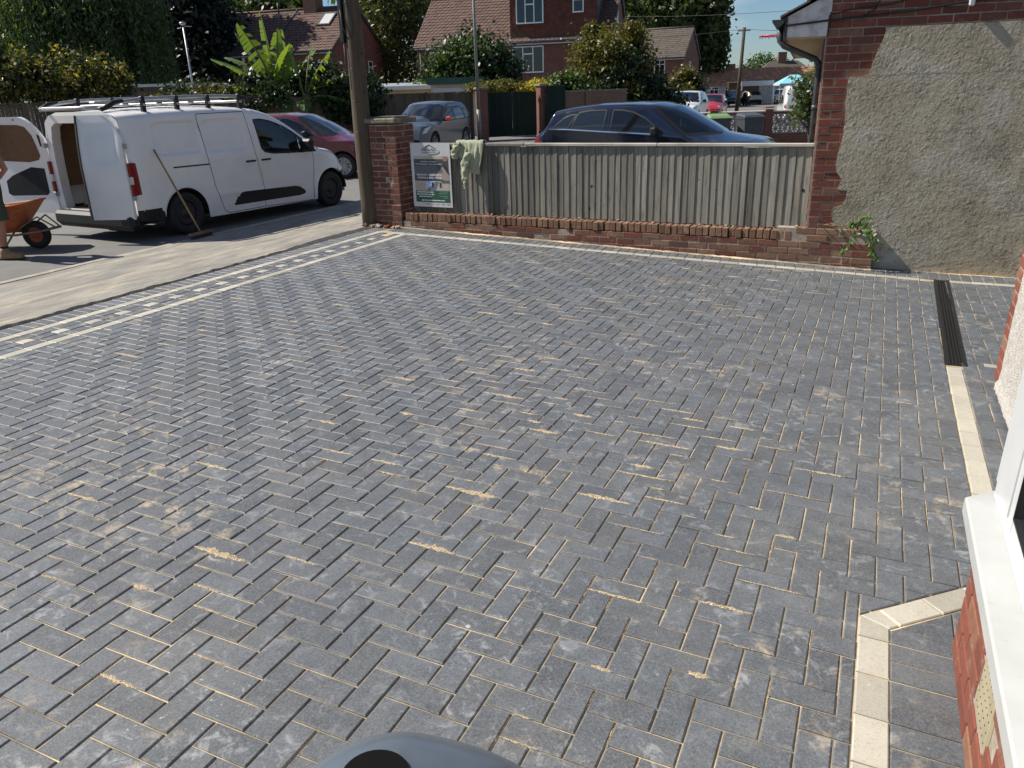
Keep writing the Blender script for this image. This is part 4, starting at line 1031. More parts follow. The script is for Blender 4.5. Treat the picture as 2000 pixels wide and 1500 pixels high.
# local frame: y forward from the rear axle, x to the right (kerb side), z up from the road
def sd_rr(y,z,y0,y1,z0,z1,r):
    qx=np.abs(y-(y0+y1)/2)-(y1-y0)/2+r; qz=np.abs(z-(z0+z1)/2)-(z1-z0)/2+r
    return np.hypot(np.maximum(qx,0),np.maximum(qz,0))+np.minimum(np.maximum(qx,qz),0)-r
def vpress(y,z):
    w=0
    for a in ((-.36,.46,1.12,1.585,.12),(.50,1.30,1.10,1.585,.12)):
        d=sd_rr(y,z,*a); w=w+.032*np.clip(-d/.035,0,1)
    w=w-.012*np.exp(-((z-.50)/.05)**2)*np.clip((y-.5)/.2,0,1)*np.clip((2.6-y)/.2,0,1)
    # flared arches
    for yc in (0.0,3.09):
        d=np.hypot(y-yc,z-.30); w=w-.018*np.clip(1-np.abs(d-.40)/.07,0,1)
    return w
VT=[(-.80,1.70),(-.5,1.715),(0,1.73),(.6,1.738),(1.2,1.725),(1.62,1.69),(1.85,1.63),(2.03,1.555),(2.22,1.465),(2.41,1.36),(2.63,1.215),(2.80,1.085),(2.90,1.02),(3.15,.985),(3.35,.92),(3.47,.83),(3.56,.70),(3.61,.58),(3.64,.45),(3.66,.30),(3.665,.22)]
vl=Loft(VT,[(-.8,.30),(-.45,.26),(.42,.19),(2.65,.17),(3.45,.22),(3.665,.21)],[(0.0,.375,.29),(3.09,.375,.29)],.915,[(-.8,1.02),(2.0,1.0),(2.9,.92),(3.665,.6)],.085,.10,(.25,.06,.75,.24),ny=190,nz=64,nx=26,sm=4,crown=.055,lower=.02,press=vpress)
WIN=[(1.50,1.545),(1.555,1.10),(1.62,1.035),(1.80,1.0),(2.10,.985),(2.40,.975),(2.80,.965),(2.74,1.03),(2.55,1.175),(2.36,1.30),(2.18,1.395),(1.98,1.475),(1.80,1.525),(1.65,1.548)]
WGL=[(1.525,1.528),(1.578,1.12),(1.635,1.06),(1.81,1.028),(2.10,1.012),(2.36,1.005),(2.36,1.265),(2.17,1.372),(1.97,1.452),(1.79,1.502),(1.65,1.525)]
WQ=[(2.40,1.245),(2.40,1.01),(2.52,1.005),(2.58,1.115)]
MOULD=[(.875,.335),(1.02,.475),(1.10,.488),(2.20,.452),(2.30,.43),(2.44,.355),(2.43,.30),(2.30,.285),(.90,.30)]
TL=[(-.80,1.075),(-.70,1.075),(-.685,.65),(-.80,.65)]
FB=[(3.33,.56),(3.665,.62),(3.665,.15),(3.40,.15),(3.44,.35),(3.40,.5)]
RB=[(-.80,.44),(-.42,.44),(-.36,.27),(-.40,.15),(-.80,.15)]
HL=[(3.22,.93),(3.34,.94),(3.47,.845),(3.58,.66),(3.52,.64),(3.40,.72)]
vm_={'body':VANM,'window':M_GLASS,'window_surround':M_TRIM,'side_moulding':M_TRIM,'tail_light':M_TAIL,'front_bumper':M_TRIM,'rear_bumper':M_TRIM,'windscreen':M_GLASS,'headlight':M_HEAD,'quarter_window':M_GLASS,'grille':M_TRIM}
vb,vo=vl.build(van,vm_,[('window',WGL),('quarter_window',WQ),('window_surround',WIN),('side_moulding',MOULD),('tail_light',TL),('headlight',HL),('front_bumper',FB),('rear_bumper',RB)],tops=[('windscreen',1.95,2.80,0,.90),('grille',3.60,3.645,0,.8),('front_bumper',3.645,3.7,0,1.1)])
for sd in (1,-1):
    m=MB(); lines=[[(.46,1.66),(.44,1.60),(.50,1.0),(.56,.62),(.68,.25),(.76,.205),(1.50,.205)],[(1.345,1.665),(1.42,1.05),(1.50,.62),(1.51,.205)],[(1.51,.205),(2.62,.175)],[(2.68,.965),(2.70,.85),(2.64,.45),(2.63,.18)],[(2.83,1.02),(3.02,.965),(3.30,.90),(3.42,.82)],[(3.42,.82),(3.34,.62),(3.33,.56)],[(.46,1.66),(1.345,1.665)]]
    for L in lines:
        r_=vl.ribbon(L,.009,.0015,sd); m.add(r_.v,r_.f)
    m.build('shut_line',M_DARK,van)
    m=vl.ribbon([(-.13,.960),(.50,.953)],.020,.003,sd); m.build('slide_rail',M_DARK,van)
    for yy in (1.30,1.62):
        m=MB(); x=sd*(float(vl.W(yy,.93))+.022); m.bbox(min(x,x-.02*sd),max(x,x-.02*sd),yy-.10,yy+.10,.915,.942,.008); x2=sd*float(vl.W(yy,.93)); m.box(min(x,x2),max(x,x2),yy-.09,yy-.07,.92,.938); m.box(min(x,x2),max(x,x2),yy+.07,yy+.09,.92,.938); m.build('door_handle',M_TRIM,van)
    m=MB(); xs_=sd*float(vl.W(2.46,1.02)); m.bbox(min(xs_,xs_+sd*.25),max(xs_,xs_+sd*.25),2.40,2.52,.985,1.19,.035); m.bar((xs_-.02*sd,2.47,.99),(xs_+sd*.08,2.46,1.03),.06,.05); m.build('mirror',M_TRIM,van)
    for yc in (0.0,3.09): wheel(van,sd*.80,yc,.30,.305,.20,sd,M_RIMD,'steel')
m=MB(); m.box(-.72,.72,-.75,3.3,.22,.36); 
for yc in (0,3.09): m.box(-.68,.68,yc-.36,yc+.36,.30,.62)
m.build('underbody',M_DARK,van)
for yc in (0.0,3.09):
    for sd in (1,-1):
        m=MB(); m.grid(20,2,lambda u,v:(sd*(.50+.40*v),yc+.385*math.cos(math.pi*u),.29+.385*math.sin(math.pi*u))); m.grid(20,2,lambda u,v:(sd*.50,yc+.385*v*math.cos(math.pi*u),.25+.42*v*math.sin(math.pi*u))); m.build('arch_liner',M_DARK,van)
M_PLY=wood_mat('ply_lining',(.20,.115,.06),(.14,.08,.042),(.07,.045,.03),grain='y',rv=.1)
m=MB(); m.box(-.80,.80,-.76,1.35,.40,.42); m.build('load_floor',M_PLY,van)
for sd in (1,-1):
    m=MB(); m.box(min(sd*.80,sd*.815),max(sd*.80,sd*.815),-.70,1.35,.72,1.58); m.build('ply_lining',M_PLY,van)
m=MB(); m.box(-.80,.80,1.36,1.38,.40,1.62); m.build('bulkhead',M_DARK,van)
m=MB(); m.box(-.6,.1,.2,.9,.42,.95); m.build('load_crate',M_DARK,van)
# rear frame round the open doorway
m=MB()
for sd in (1,-1):
    pts=[(.885,.32),(.90,.7),(.895,1.05),(.865,1.40),(.81,1.62),(.70,1.70)]; inn=[(.76,.42),(.78,.7),(.775,1.05),(.75,1.38),(.70,1.55),(.60,1.60)]
    for i in range(5):
        a,b_,c,d=pts[i],pts[i+1],inn[i+1],inn[i]; m.add([(sd*a[0],-.802,a[1]),(sd*b_[0],-.802,b_[1]),(sd*c[0],-.79,c[1]),(sd*d[0],-.79,d[1])],[(0,1,2,3)]); m.add([(sd*c[0],-.79,c[1]),(sd*d[0],-.79,d[1]),(sd*d[0],-.66,d[1]),(sd*c[0],-.66,c[1])],[(0,1,2,3)])
m.add([(-.70,-.802,1.70),(.70,-.802,1.70),(.60,-.79,1.60),(-.60,-.79,1.60)],[(0,1,2,3)]); m.add([(-.60,-.79,1.60),(.60,-.79,1.60),(.60,-.6,1.60),(-.60,-.6,1.60)],[(0,1,2,3)]); m.add([(-.5,-.80,1.745),(.5,-.80,1.745),(.70,-.802,1.70),(-.70,-.802,1.70)],[(0,1,2,3)]); m.add([(-.885,-.802,.32),(.885,-.802,.32),(.76,-.79,.42),(-.76,-.79,.42)],[(0,1,2,3)])
m.build('door_frame',VANM,van)
m=MB(); m.bbox(-.90,.90,-.93,-.76,.20,.40,.045); m.bbox(-.86,.86,-.90,-.70,.17,.24,.03); m.build('rear_bumper',M_TRIM,van)
for sd in (1,-1):
    m=MB(); m.bbox(min(sd*.87,sd*.93),max(sd*.87,sd*.93),-.84,-.74,.65,1.08,.012); tlo=m.build('tail_light',M_TAIL,van)
    m=MB(); m.box(sd*.90-.031,sd*.90+.031,-.842,-.80,.80,.90); m.build('reversing_lens',M_HEAD,tlo)
# rear doors
def door(sd,ang,inner,Wd=.86):
    H=Vector((sd*.89,-.82,0)); us=Wd/.86
    def tr(u,o,z):
        # u: distance from hinge towards the free edge, o: outwards of the closed door
        a=ang; ux=-sd*math.cos(a); uy=-math.sin(a); ox=-sd*math.sin(a); oy=-math.cos(a)
        # closed: free edge towards the centre line, outside face to -y; opening swings the free edge rearwards
        ox,oy=(sd*math.sin(a)*1.0,-math.cos(a)); return (H.x+ux*u+ox*o,H.y+uy*u+oy*o,z)
    def outw(z): return .035-.10*max(0,(z-1.0)/.72)**1.6
    def ulim(u,z): return z
    def col(u):  # top of the door falls towards the hinge
        return 1.70-.30*max(0,1-u/.34)**2.2
    m=MB(); nu,nz__=22,34
    def face(o,press=0):
        def fn(a,b_):
            u=Wd*a; zt_=col(u); z=.34+(zt_-.34)*b_; k=outw(z)+o
            if press: k-=press*float(np.clip(-sd_rr(np.array(u),np.array(z),.10*us,.78*us,1.06,1.56,.12)/.04,0,1))
            return tr(u,k,z)
        return fn
    m.grid(nu,nz__,face(.03,.014)); m.grid(nu,nz__,face(-.03),flip=True)
    def rim(fn,n):
        for i in range(n-1): a0,b0=fn(i/(n-1)); a1,b1=fn((i+1)/(n-1)); m.add([a0,b0,b1,a1],[(0,1,2,3)])
    f,g=face(.03,.014),face(-.03)
    rim(lambda t_:(f(t_,1),g(t_,1)),nu); rim(lambda t_:(f(t_,0),g(t_,0)),nu); rim(lambda t_:(f(0,t_),g(0,t_)),nz__); rim(lambda t_:(f(1,t_),g(1,t_)),nz__)
    do=fixn(m.build('rear_door',VANM,van))
    if inner:
        def pl(name,poly,o,mat):
            k=MB(); k.add([tr(p[0]*us,outw(p[1])-.03-o,p[1]) for p in poly],[tuple(range(len(poly)))]); k.build(name,mat,do)
        pl('ply_panel',[(.15,1.10),(.11,1.16),(.14,1.44),(.20,1.56),(.30,1.59),(.68,1.60),(.76,1.55),(.77,1.16),(.74,1.09),(.30,1.07)],.004,M_PLY)
        pl('door_recess',[(.10,.98),(.30,1.0),(.62,.88),(.74,.80),(.75,.62),(.70,.585),(.14,.60),(.10,.64)],.004,M_DARK)
        pl('lock_slot',[(.03,1.44),(.06,1.46),(.065,1.30),(.04,1.28)],.004,M_DARK)
        for (u,z) in ((.70,1.645),(.60,1.652),(.33,1.66),(.80,1.05)): pl('bolt_hole',[(u+.012*math.cos(a),z+.012*math.sin(a)) for a in np.linspace(0,6.28,9)[:-1]],.005,M_DARK)
    else:
        k=MB()
        for b_ in np.linspace(0,1,30)[:-1]:
            p0,p1=f(1,b_),f(1,b_+1/29); k.bar(p0,p1,.02,.03)
        k.build('edge_seal',M_DARK,do)
        k=MB(); k.bbox(-.03,.03,-.05,.05,-.07,.07,.01); lo=k.build('lock',M_STEEL,do,tr(Wd-.02,-.04,.84)); k=MB(); k.bbox(-.02,.02,-.04,.04,-.09,.09,.01); k.build('lock',M_TRIM,do,tr(Wd-.03,-.05,1.02))
    for z in (.62,1.30):
        k=MB(); k.bbox(-.03,.03,-.03,.03,-.03,.03,.006); k.build('hinge',M_STEEL,do,tr(.0,.0,z))
    return do
door(1,R(24),False,.62); door(-1,R(168),True,1.05)
# cab interior
for sx in (-.42,.42): seat(van,sx,1.62,.55)
m=MB(); m.bbox(-.78,.78,2.35,2.9,.75,.99,.05); m.bar((.38,2.30,.95),(.38,2.12,1.02),.3,.3); m.build('dashboard',M_TRIM,van)
m=MB(); pts=[(.38+.18*math.cos(a),2.08+.06*math.sin(a),1.02+.17*math.sin(a)) for a in np.linspace(0,2*math.pi,25)]; m.tube(pts,.014,6,caps=False); m.build('steering_wheel',M_TRIM,van)
# roof rack
RK=empty('roof_rack',(0,0,0),0); RK.parent=None
RK.location=van.location; RK.rotation_euler=van.rotation_euler; tag(RK,'aluminium and black ladder rack on the van roof','roof rack')
for sd in (1,-1):
    pts=[(sd*.66,-.92,1.775),(sd*.72,-.84,1.80),(sd*.73,-.62,1.858),(sd*.73,-.30,1.888),(sd*.73,.4,1.90),(sd*.73,1.0,1.898),(sd*.73,1.38,1.885),(sd*.73,1.52,1.865)]
    m=MB(); m.tube(pts,.024,8); m.build('side_rail',M_STEEL,RK)
    m=MB(); m.tube([(sd*.73,1.36,1.885),(sd*.73,1.52,1.86),(sd*.725,1.57,1.81),(sd*.72,1.53,1.765)],[.027,.034,.034,.03],8); m.tube([(sd*.735,-.60,1.868),(sd*.735,-.74,1.85),(sd*.73,-.84,1.80),(sd*.70,-.92,1.77)],[.026,.034,.036,.03],8); m.build('end_cap',M_TRIM,RK)
for yy in (-.30,.25,.80,1.40):
    m=MB(); m.bbox(-.78,.78,yy-.02,yy+.02,1.795,1.83,.006); m.build('cross_bar',M_STEEL,RK)
    for sd in (1,-1): m=MB(); m.bbox(sd*.73-.03,sd*.73+.03,yy-.03,yy+.03,1.70,1.92,.008); m.build('bracket',M_TRIM,RK)
m=MB(); m.tube([(-.62,-.90,1.79),(.62,-.90,1.79)],.03,10); m.build('rear_roller',M_STEEL,RK)
m=MB(); m.bbox(.30,.42,-.8,1.3,1.84,1.87,.006); m.build('pipe_tray',M_STEEL,RK)
# ---------------------------------------------------------------- generic cars
def car(name,label,loc,rz,paintm,S,polys,tops,group=None,detail=1,glassm=None,rim=None,plates=True,mirror=None,cat='car',tint=None):
    root=empty(name,loc,rz,label,cat,group)
    L=Loft(ny=int(150*detail),nz=max(14,int(44*detail)),nx=max(10,int(22*detail)),**S)
    mats={'body':paintm,'window':glassm or M_CAR_GL,'rear_window':M_CAR_GLD,'windscreen':glassm or M_CAR_GL,'back_window':M_CAR_GLD,'tail_light':M_TAIL,'headlight':M_HEAD,'trim':M_TRIM,'cladding':M_TRIM,'grille':M_TRIM,'roof_panel':tint or M_TRIM,'bumper':M_TRIM}
    bo,ob=L.build(root,mats,polys,tops)
    for (yc,r_,zc) in L.arch:
        for sd in (1,-1): wheel(root,sd*(L.hw-.12),yc,r_*.86,r_*.86,.20,sd,rim or M_RIMS)
    m=MB(); m.box(-L.hw*.8,L.hw*.8,L.y0+.25,L.y1-.3,.24,.55)
    for (yc,r_,zc) in L.arch: m.box(-L.hw*.74,L.hw*.74,yc-r_,yc+r_,.3,.66)
    m.build('underbody',M_DARK,root)
    for sd in (1,-1):
        if detail>=.75:
            for nm,poly in polys:
                if 'window' in nm or nm=='windscreen':
                    q=[p for p in poly]
                    if nm=='windscreen': q=poly[:4]
                    m=L.ribbon(q+([q[0]] if nm!='windscreen' else []),.024 if nm!='windscreen' else .04,.004,sd); m.build('window_seal',M_TRIM,root)
        if mirror:
            yy,zz,mm=mirror; x=sd*float(L.W(yy,zz)); m=MB(); m.bbox(min(x+.03*sd,x+.20*sd),max(x+.03*sd,x+.20*sd),yy-.05,yy+.07,zz,zz+.14,.03); m.bar((x-.02*sd,yy,zz-.01),(x+.08*sd,yy,zz+.03),.05,.03); m.build('mirror',mm,root)
    return root,L
# dark blue crossover in the neighbour's drive
BLUE=paint('car_dark_blue',(.008,.012,.028),.14,1.0,.2)
ST=dict(top=[(0,.62),(.02,.95),(.06,1.10),(.30,1.235),(.42,1.40),(.44,1.545),(.52,1.56),(.80,1.605),(1.30,1.65),(1.95,1.655),(2.35,1.635),(2.62,1.585),(2.9,1.455),(3.25,1.265),(3.45,1.155),(3.62,1.115),(3.95,1.06),(4.20,.97),(4.33,.82),(4.37,.62),(4.38,.45)],
    bottom=[(0,.42),(.4,.28),(4.0,.26),(4.38,.40)],arches=[(.82,.38,.34),(3.48,.38,.34)],halfw=.91,belt=[(0,1.2),(.4,1.26),(1.6,1.19),(2.6,1.13),(3.3,1.08),(4.4,.75)],tum=.17,rr=.07,taper=(.5,.13,.75,.22),sm=4,crown=.05,lower=.03,apil=((2.28,1.645),(2.98,1.12),1.5))
w1=[(.50,1.27),(.80,1.262),(.86,1.36),(.95,1.50),(.84,1.49),(.70,1.44)]
w2=[(.88,1.258),(1.50,1.222),(1.53,1.565),(1.20,1.562),(1.00,1.53),(.95,1.46)]
w3=[(1.64,1.214),(2.44,1.172),(2.52,1.19),(2.45,1.30),(2.28,1.42),(2.05,1.52),(1.85,1.558),(1.66,1.567)]
BP=[('windscreen',[(2.40,1.60),(2.70,1.365),(3.0,1.145),(3.5,1.15),(3.5,1.7),(2.4,1.7)]),('rear_window',w1),('rear_window',w2),('window',w3),('tail_light',[(-.1,1.06),(.20,1.10),(.22,1.03),(.06,.88),(-.1,.88)]),('headlight',[(3.95,1.0),(4.25,.94),(4.36,.80),(4.15,.82)])]
blue,BL=car('crossover_car','dark blue crossover car parked beyond the board fence',(-6.0,15.12,-.15),R(-95),BLUE,ST,BP,[('back_window',.10,.40,0,.84),('windscreen',2.62,3.50,0,1.1)],mirror=(2.50,1.14,M_TRIM),detail=1.15)
for sx in (-.38,.38):
    seat(blue,sx,1.75,.55); seat(blue,sx,.95,.58)
m=MB(); m.bbox(-.7,.7,2.75,3.3,.85,1.08,.06); m.build('dashboard',M_TRIM,blue)
m=MB(); pts=[(.38+.18*math.cos(a),2.55+.05*math.sin(a),1.08+.17*math.sin(a)) for a in np.linspace(0,2*math.pi,21)]; m.tube(pts,.014,6,caps=False); m.build('steering_wheel',M_TRIM,blue)
for sd in (1,-1):
    m=BL.ribbon([(.42,1.248),(.80,1.243),(1.6,1.198),(2.6,1.148)],.018,.012,sd); m.build('window_trim_strip',M_CHROME,blue)
    m=MB()
    for L_ in ([(1.585,1.60),(1.59,1.2),(1.60,.6)],[(2.66,1.12),(2.72,.9),(2.70,.5)],[(.84,1.25),(1.0,1.0),(1.15,.6)]):
        r_=BL.ribbon(L_,.008,.002,sd); m.add(r_.v,r_.f)
    m.build('shut_line',M_DARK,blue)
    x=sd*float(BL.W(1.75,1.02)); m=MB(); m.bbox(min(x,x+.03*sd),max(x,x+.03*sd),1.70,1.90,1.0,1.03,.008); m.build('door_handle',BLUE,blue)
m=MB(); m.add([(-.62,.43,1.56),(.62,.43,1.56),(.58,.26,1.53),(-.58,.26,1.53),(-.62,.43,1.53),(.62,.43,1.53)],[(0,1,2,3),(4,3,2,5)]); m.build('spoiler',BLUE,blue)
# hatchback shape for the other cars
HT=dict(top=[(0,.55),(.02,.85),(.10,.98),(.28,1.22),(.42,1.38),(.60,1.44),(1.2,1.48),(1.8,1.48),(2.2,1.43),(2.6,1.26),(3.0,1.04),(3.15,.98),(3.6,.90),(3.92,.78),(4.02,.62),(4.05,.45)],
    bottom=[(0,.38),(.4,.22),(3.6,.20),(4.05,.32)],arches=[(.72,.34,.30),(3.26,.34,.30)],halfw=.87,belt=[(0,.95),(1.5,.96),(3.0,.92),(4.05,.6)],tum=.2,rr=.07,taper=(.5,.14,.7,.22),sm=4,crown=.05,lower=.03,apil=((2.0,1.46),(2.72,.96),1.4))
HW=[('windscreen',[(2.15,1.42),(2.45,1.205),(2.76,.985),(3.05,1.0),(3.0,1.5),(2.15,1.5)]),('window',[(1.72,.985),(2.52,.965),(2.66,.98),(2.45,1.15),(2.2,1.30),(1.95,1.385),(1.74,1.40)]),('rear_window',[(.82,1.0),(1.64,.985),(1.66,1.40),(1.2,1.40),(.95,1.36)]),('rear_window',[(.42,1.04),(.74,1.01),(.86,1.33),(.66,1.31)]),('tail_light',[(-.1,.92),(.20,.98),(.22,.80),(-.1,.72)]),('headlight',[(3.55,.86),(3.88,.80),(4.02,.62),(3.80,.66)])]
HTOP=[('back_window',.14,.40,0,.82),('windscreen',2.22,2.98,0,1.1),('grille',3.985,4.03,0,.7)]
def hatch(name,label,loc,rz,pmn,detail=.5,scale=1,group=None,mirror=M_TRIM,S=None,**k):
    r_,L=car(name,label,loc,rz,pmn,S or HT,HW,HTOP,group,detail,mirror=(2.42,.97,mirror),**k)
    r_.scale=(scale,)*3; return r_,L
MAROON=paint('car_maroon',(.11,.012,.022),.2,.9,.2)
rc,_=hatch('hatchback_car','maroon red hatchback parked in the road behind the white van',(-14.9,15.75,-.05),-math.pi/2+.25,MAROON,.9)
for sx in (-.36,.36): seat(rc,sx,1.65,.45); seat(rc,sx,.9,.48)
JUKE=paint('car_slate_grey',(.085,.095,.115),.22,.9,.4)
ORANGE=pm('orange_gloss',(.70,.075,.015),(.6,.06,.012),8,.25)
def facing(ang): return ang
fa=math.atan2(-.9102,.4143)   # straight at the camera
jk,_=hatch('crossover_car','slate grey crossover with bright orange door mirrors by the far fence',(-14.5,26.6,-.05),fa-R(20)-math.pi/2+0,JUKE,.8,1.0,mirror=ORANGE,S=dict(HT,top=[(0,.6),(.02,.9),(.08,1.05),(.22,1.25),(.40,1.46),(.62,1.53),(1.2,1.57),(1.75,1.565),(2.2,1.50),(2.55,1.36),(2.95,1.14),(3.15,1.08),(3.65,1.0),(3.95,.88),(4.07,.66),(4.10,.45)],arches=[(.74,.37,.33),(3.30,.37,.33)],belt=[(0,1.05),(1.5,1.03),(3.0,1.0),(4.1,.7)]))
for sx in (-.36,.36): seat(jk,sx,1.65,.5)
WHITEC=paint('car_white',(.70,.71,.72),.25,.8); BLACKC=paint('car_black',(.012,.013,.017),.15,1); REDC=paint('car_red',(.45,.02,.03),.2,.9); BEIGEC=paint('car_beige',(.36,.31,.25),.3,.6,.3); BLUEC=paint('car_mid_blue',(.04,.08,.16),.25,.8,.3); CREAMC=paint('car_champagne',(.48,.42,.34),.3,.6,.3)
def away(h): return fa-math.pi/2+math.pi+h
def toward(h): return fa-math.pi/2+h
hatch('parked_car','champagne coloured car with curved roof behind the dark blue crossover',(-12.0,45.2,-.2),R(130),CREAMC,.6,1.02)
hatch('parked_car','black car with roof bars beyond the champagne car',(-11.6,50.2,-.25),R(140),BLACKC,.5)
hatch('parked_car','tall white off-road car facing the open close',(-10.6,49.3,-.22),toward(R(-22)),WHITEC,.5,1.14)
hatch('parked_car','bright red hatchback parked beside the tall white car',(-10.6,56.0,-.27),toward(R(-20)),REDC,.5)
hatch('parked_car','black saloon with a white number plate at the foot of the far pole',(-15.6,95.6,-.47),toward(R(-25)),BLACKC,.45,1.08)
hatch('parked_car','beige car seen from behind under the white carport',(-13.4,94.4,-.47),away(R(8)),BEIGEC,.45)
hatch('parked_car','silver white car facing out from beneath the gazebo',(-11.6,99.5,-.47),toward(R(-12)),WHITEC,.45,1.05)
hatch('parked_car','mid blue car next to the silver white car',(-9.5,91.5,-.47),toward(R(-16)),BLUEC,.45,1.05)
pk,_=hatch('pickup_van','white high-backed van with red tail light behind the screen wall',(-3.95,44.0,-.25),away(R(-12)),WHITEC,.5,1.0,S=dict(HT,top=[(0,.5),(.02,.9),(.05,1.3),(.12,1.75),(.4,1.85),(1.8,1.86),(2.3,1.8),(2.9,1.2),(3.1,1.05),(3.8,.95),(4.0,.7),(4.05,.45)],tum=.1),cat='van')
# ================================================================ background helpers
FW2=Vector((-.41427,.91015,0)); RT2=Vector((.91015,.41427,0))
M_WHITEW=pm('white_window',(.86,.87,.88),(.80,.81,.82),5,.3)
def window(par,s0,s1,z0,z1,y=0,cols=2,top=True,name='window',side=False,bow=0):
    # white frame with recessed panes in the wall plane y (outwards -y); side=True: on the gable (+x side)
    def T(s,o,z): return (s,y-o,z) if not side else (y+o,s,z)
    m=MB(); gp=MB(); f=.065
    def b(m,a,b_,c,d,o0,o1):
        p=[T(a,o0,c),T(b_,o0,c),T(b_,o0,d),T(a,o0,d),T(a,o1,c),T(b_,o1,c),T(b_,o1,d),T(a,o1,d)]; m.add(p,[(0,1,2,3),(7,6,5,4),(0,4,5,1),(1,5,6,2),(2,6,7,3),(3,7,4,0)])
    b(m,s0,s1,z0-.07,z0,.07+bow,-.02); b(m,s0,s1,z1-f,z1,.035+bow,-.02); b(m,s0,s0+f,z0,z1-f,.035+bow,-.02); b(m,s1-f,s1,z0,z1-f,.035+bow,-.02)
    w=(s1-s0-f)/cols
    for i in range(1,cols): b(m,s0+f/2+w*i-f*.45,s0+f/2+w*i+f*.45,z0,z1-f,.034+bow,-.02)
    for i in range(cols):
        a=s0+f+w*i; e=s0+w*(i+1)
        if top and (cols==1 or i==(cols-1)//2 or cols==2 and i==1): zc=z1-(z1-z0)*.30; b(m,a,e,zc-.035,zc+.035,.033+bow,-.02)
        b(gp,a-.01,e+.01,z0,z1-f,.012+bow,.006+bow)
    o=fixn(m.build(name,M_WHITEW,par)); fixn(gp.build('pane',M_HGLASS,o))
    k=MB(); b(k,s0+.03,s0+(s1-s0)*.30,z0,z1-.05,-.004+bow,-.008+bow); b(k,s1-(s1-s0)*.28,s1-.03,z0,z1-.05,-.004+bow,-.008+bow); fixn(k.build('curtain',M_CURT,o))
    k=MB(); b(k,s0+.02,s1-.02,z0,z1-.02,-.012+bow,-.016+bow); fixn(k.build('room_dark',M_DARK,o))
    return o
M_HGLASS=glass('house_glass',(.5,.56,.6),1.2,.15)
def tiles(par,A,B,up,n,pitch_w,mat,thick=.03,name='roof_tiles',wave=True):
    # courses of tiles from eaves line A-B going up the vector up, n courses
    A=Vector(A); B=Vector(B); up=Vector(up); L=(B-A).length; d=(B-A)/L; c=up.length/n; u=up.normalized(); nrm=d.cross(u); 
    if nrm.z<0: nrm=-nrm
    k=int(L/pitch_w); w=L/k; m=MB()
    for r_ in range(n):
        for i in range(k+1 if r_%2 else k):
            s0=i*w-(w/2 if r_%2 else 0); s1=min(L,s0+w*.985); s0=max(0,s0)
            if s1-s0<.03: continue
            h=rnd.uniform(-.004,.006); b0=A+d*s0+u*(r_*c-.02)+nrm*(thick+h); b1=A+d*s1+u*(r_*c-.02)+nrm*(thick+h); t0=A+d*s0+u*((r_+1)*c+.0)+nrm*.004; t1=A+d*s1+u*((r_+1)*c)+nrm*.004
            mid0=(b0+b1)/2+nrm*(.022 if wave else .0); mid1=(t0+t1)/2+nrm*(.018 if wave else 0)
            m.add([b0,mid0,b1,t1,mid1,t0,b0-nrm*thick,b1-nrm*thick],[(0,1,4,5),(1,2,3,4),(6,7,2,1,0)])
    o=m.build(name,mat,par); o['kind']='stuff'; return o
def slopebox(par,name,mat,A,B,up,th=.08):
    A=Vector(A); B=Vector(B); up=Vector(up); n=(B-A).cross(up).normalized(); n=n if n.z>0 else -n
    m=MB(); v=[A,B,B+up,A+up]; m.add([tuple(q) for q in v]+[tuple(q-n*th) for q in v],[(0,1,2,3),(7,6,5,4),(0,4,5,1),(1,5,6,2),(2,6,7,3),(3,7,4,0)]); return fixn(m.build(name,mat,par))
def gable_house(name,label,loc,rz,L,D,eave,ridge,wm,tm,courses=15,base=-.6):
    # right front corner at the local origin, front along -x, depth along +y
    h=empty(name,loc,rz,label,'house'); m=MB()
    m.add([(-L,0,base),(0,0,base),(0,D,base),(-L,D,base),(-L,0,eave),(0,0,eave),(0,D,eave),(-L,D,eave),(-L,D/2,ridge),(0,D/2,ridge)],[(0,1,5,4),(1,2,6,9,5),(2,3,7,6),(3,0,4,8,7)]); fixn(m.build('wall',wm,h))
    ov=.28; k=(ridge-eave)/(D/2); A=(-L-.12,-ov,eave-k*ov+.05); B=(.12,-ov,eave-k*ov+.05); up=(0,D/2+ov,(D/2+ov)*k)
    slopebox(h,'roof',tm,A,B,up,.12); tiles(h,A,B,up,courses,.30,tm)
    slopebox(h,'roof',tm,(-L-.12,D+ov,eave-k*ov+.05),(.12,D+ov,eave-k*ov+.05),(0,-(D/2+ov),(D/2+ov)*k),.12)
    m=MB(); m.tube([(-L-.15,D/2,ridge+.09),(.15,D/2,ridge+.09)],.11,8); m.build('ridge',tm,h)
    m=MB(); m.box(-L-.1,.1,-ov+.02,-ov+.05,eave-k*ov-.16,eave-k*ov+.02); m.build('fascia',M_WHITE,h); m=MB(); m.tube([(-L-.1,-ov-.04,eave-k*ov-.02),(.1,-ov-.04,eave-k*ov-.02)],.06,8); m.build('gutter',M_FASCIA,h)
    for sg in (0,1):
        m=MB(); kx=.13; m.bar((kx,-ov,eave-k*ov-.06),(kx,D/2,ridge-.05),.03,.18,(0,-1,0.01)); m.bar((kx,D+ov,eave-k*ov-.06),(kx,D/2,ridge-.05),.03,.18,(0,1,0.01)); 
        if sg==0: m.build('verge_board',M_FASCIA,h)
    m=MB(); m.tube([(-L+.25,-.06,eave-.2),(-L+.25,-.06,base)],.045,6); m.build('downpipe',M_FASCIA,h)
    return h
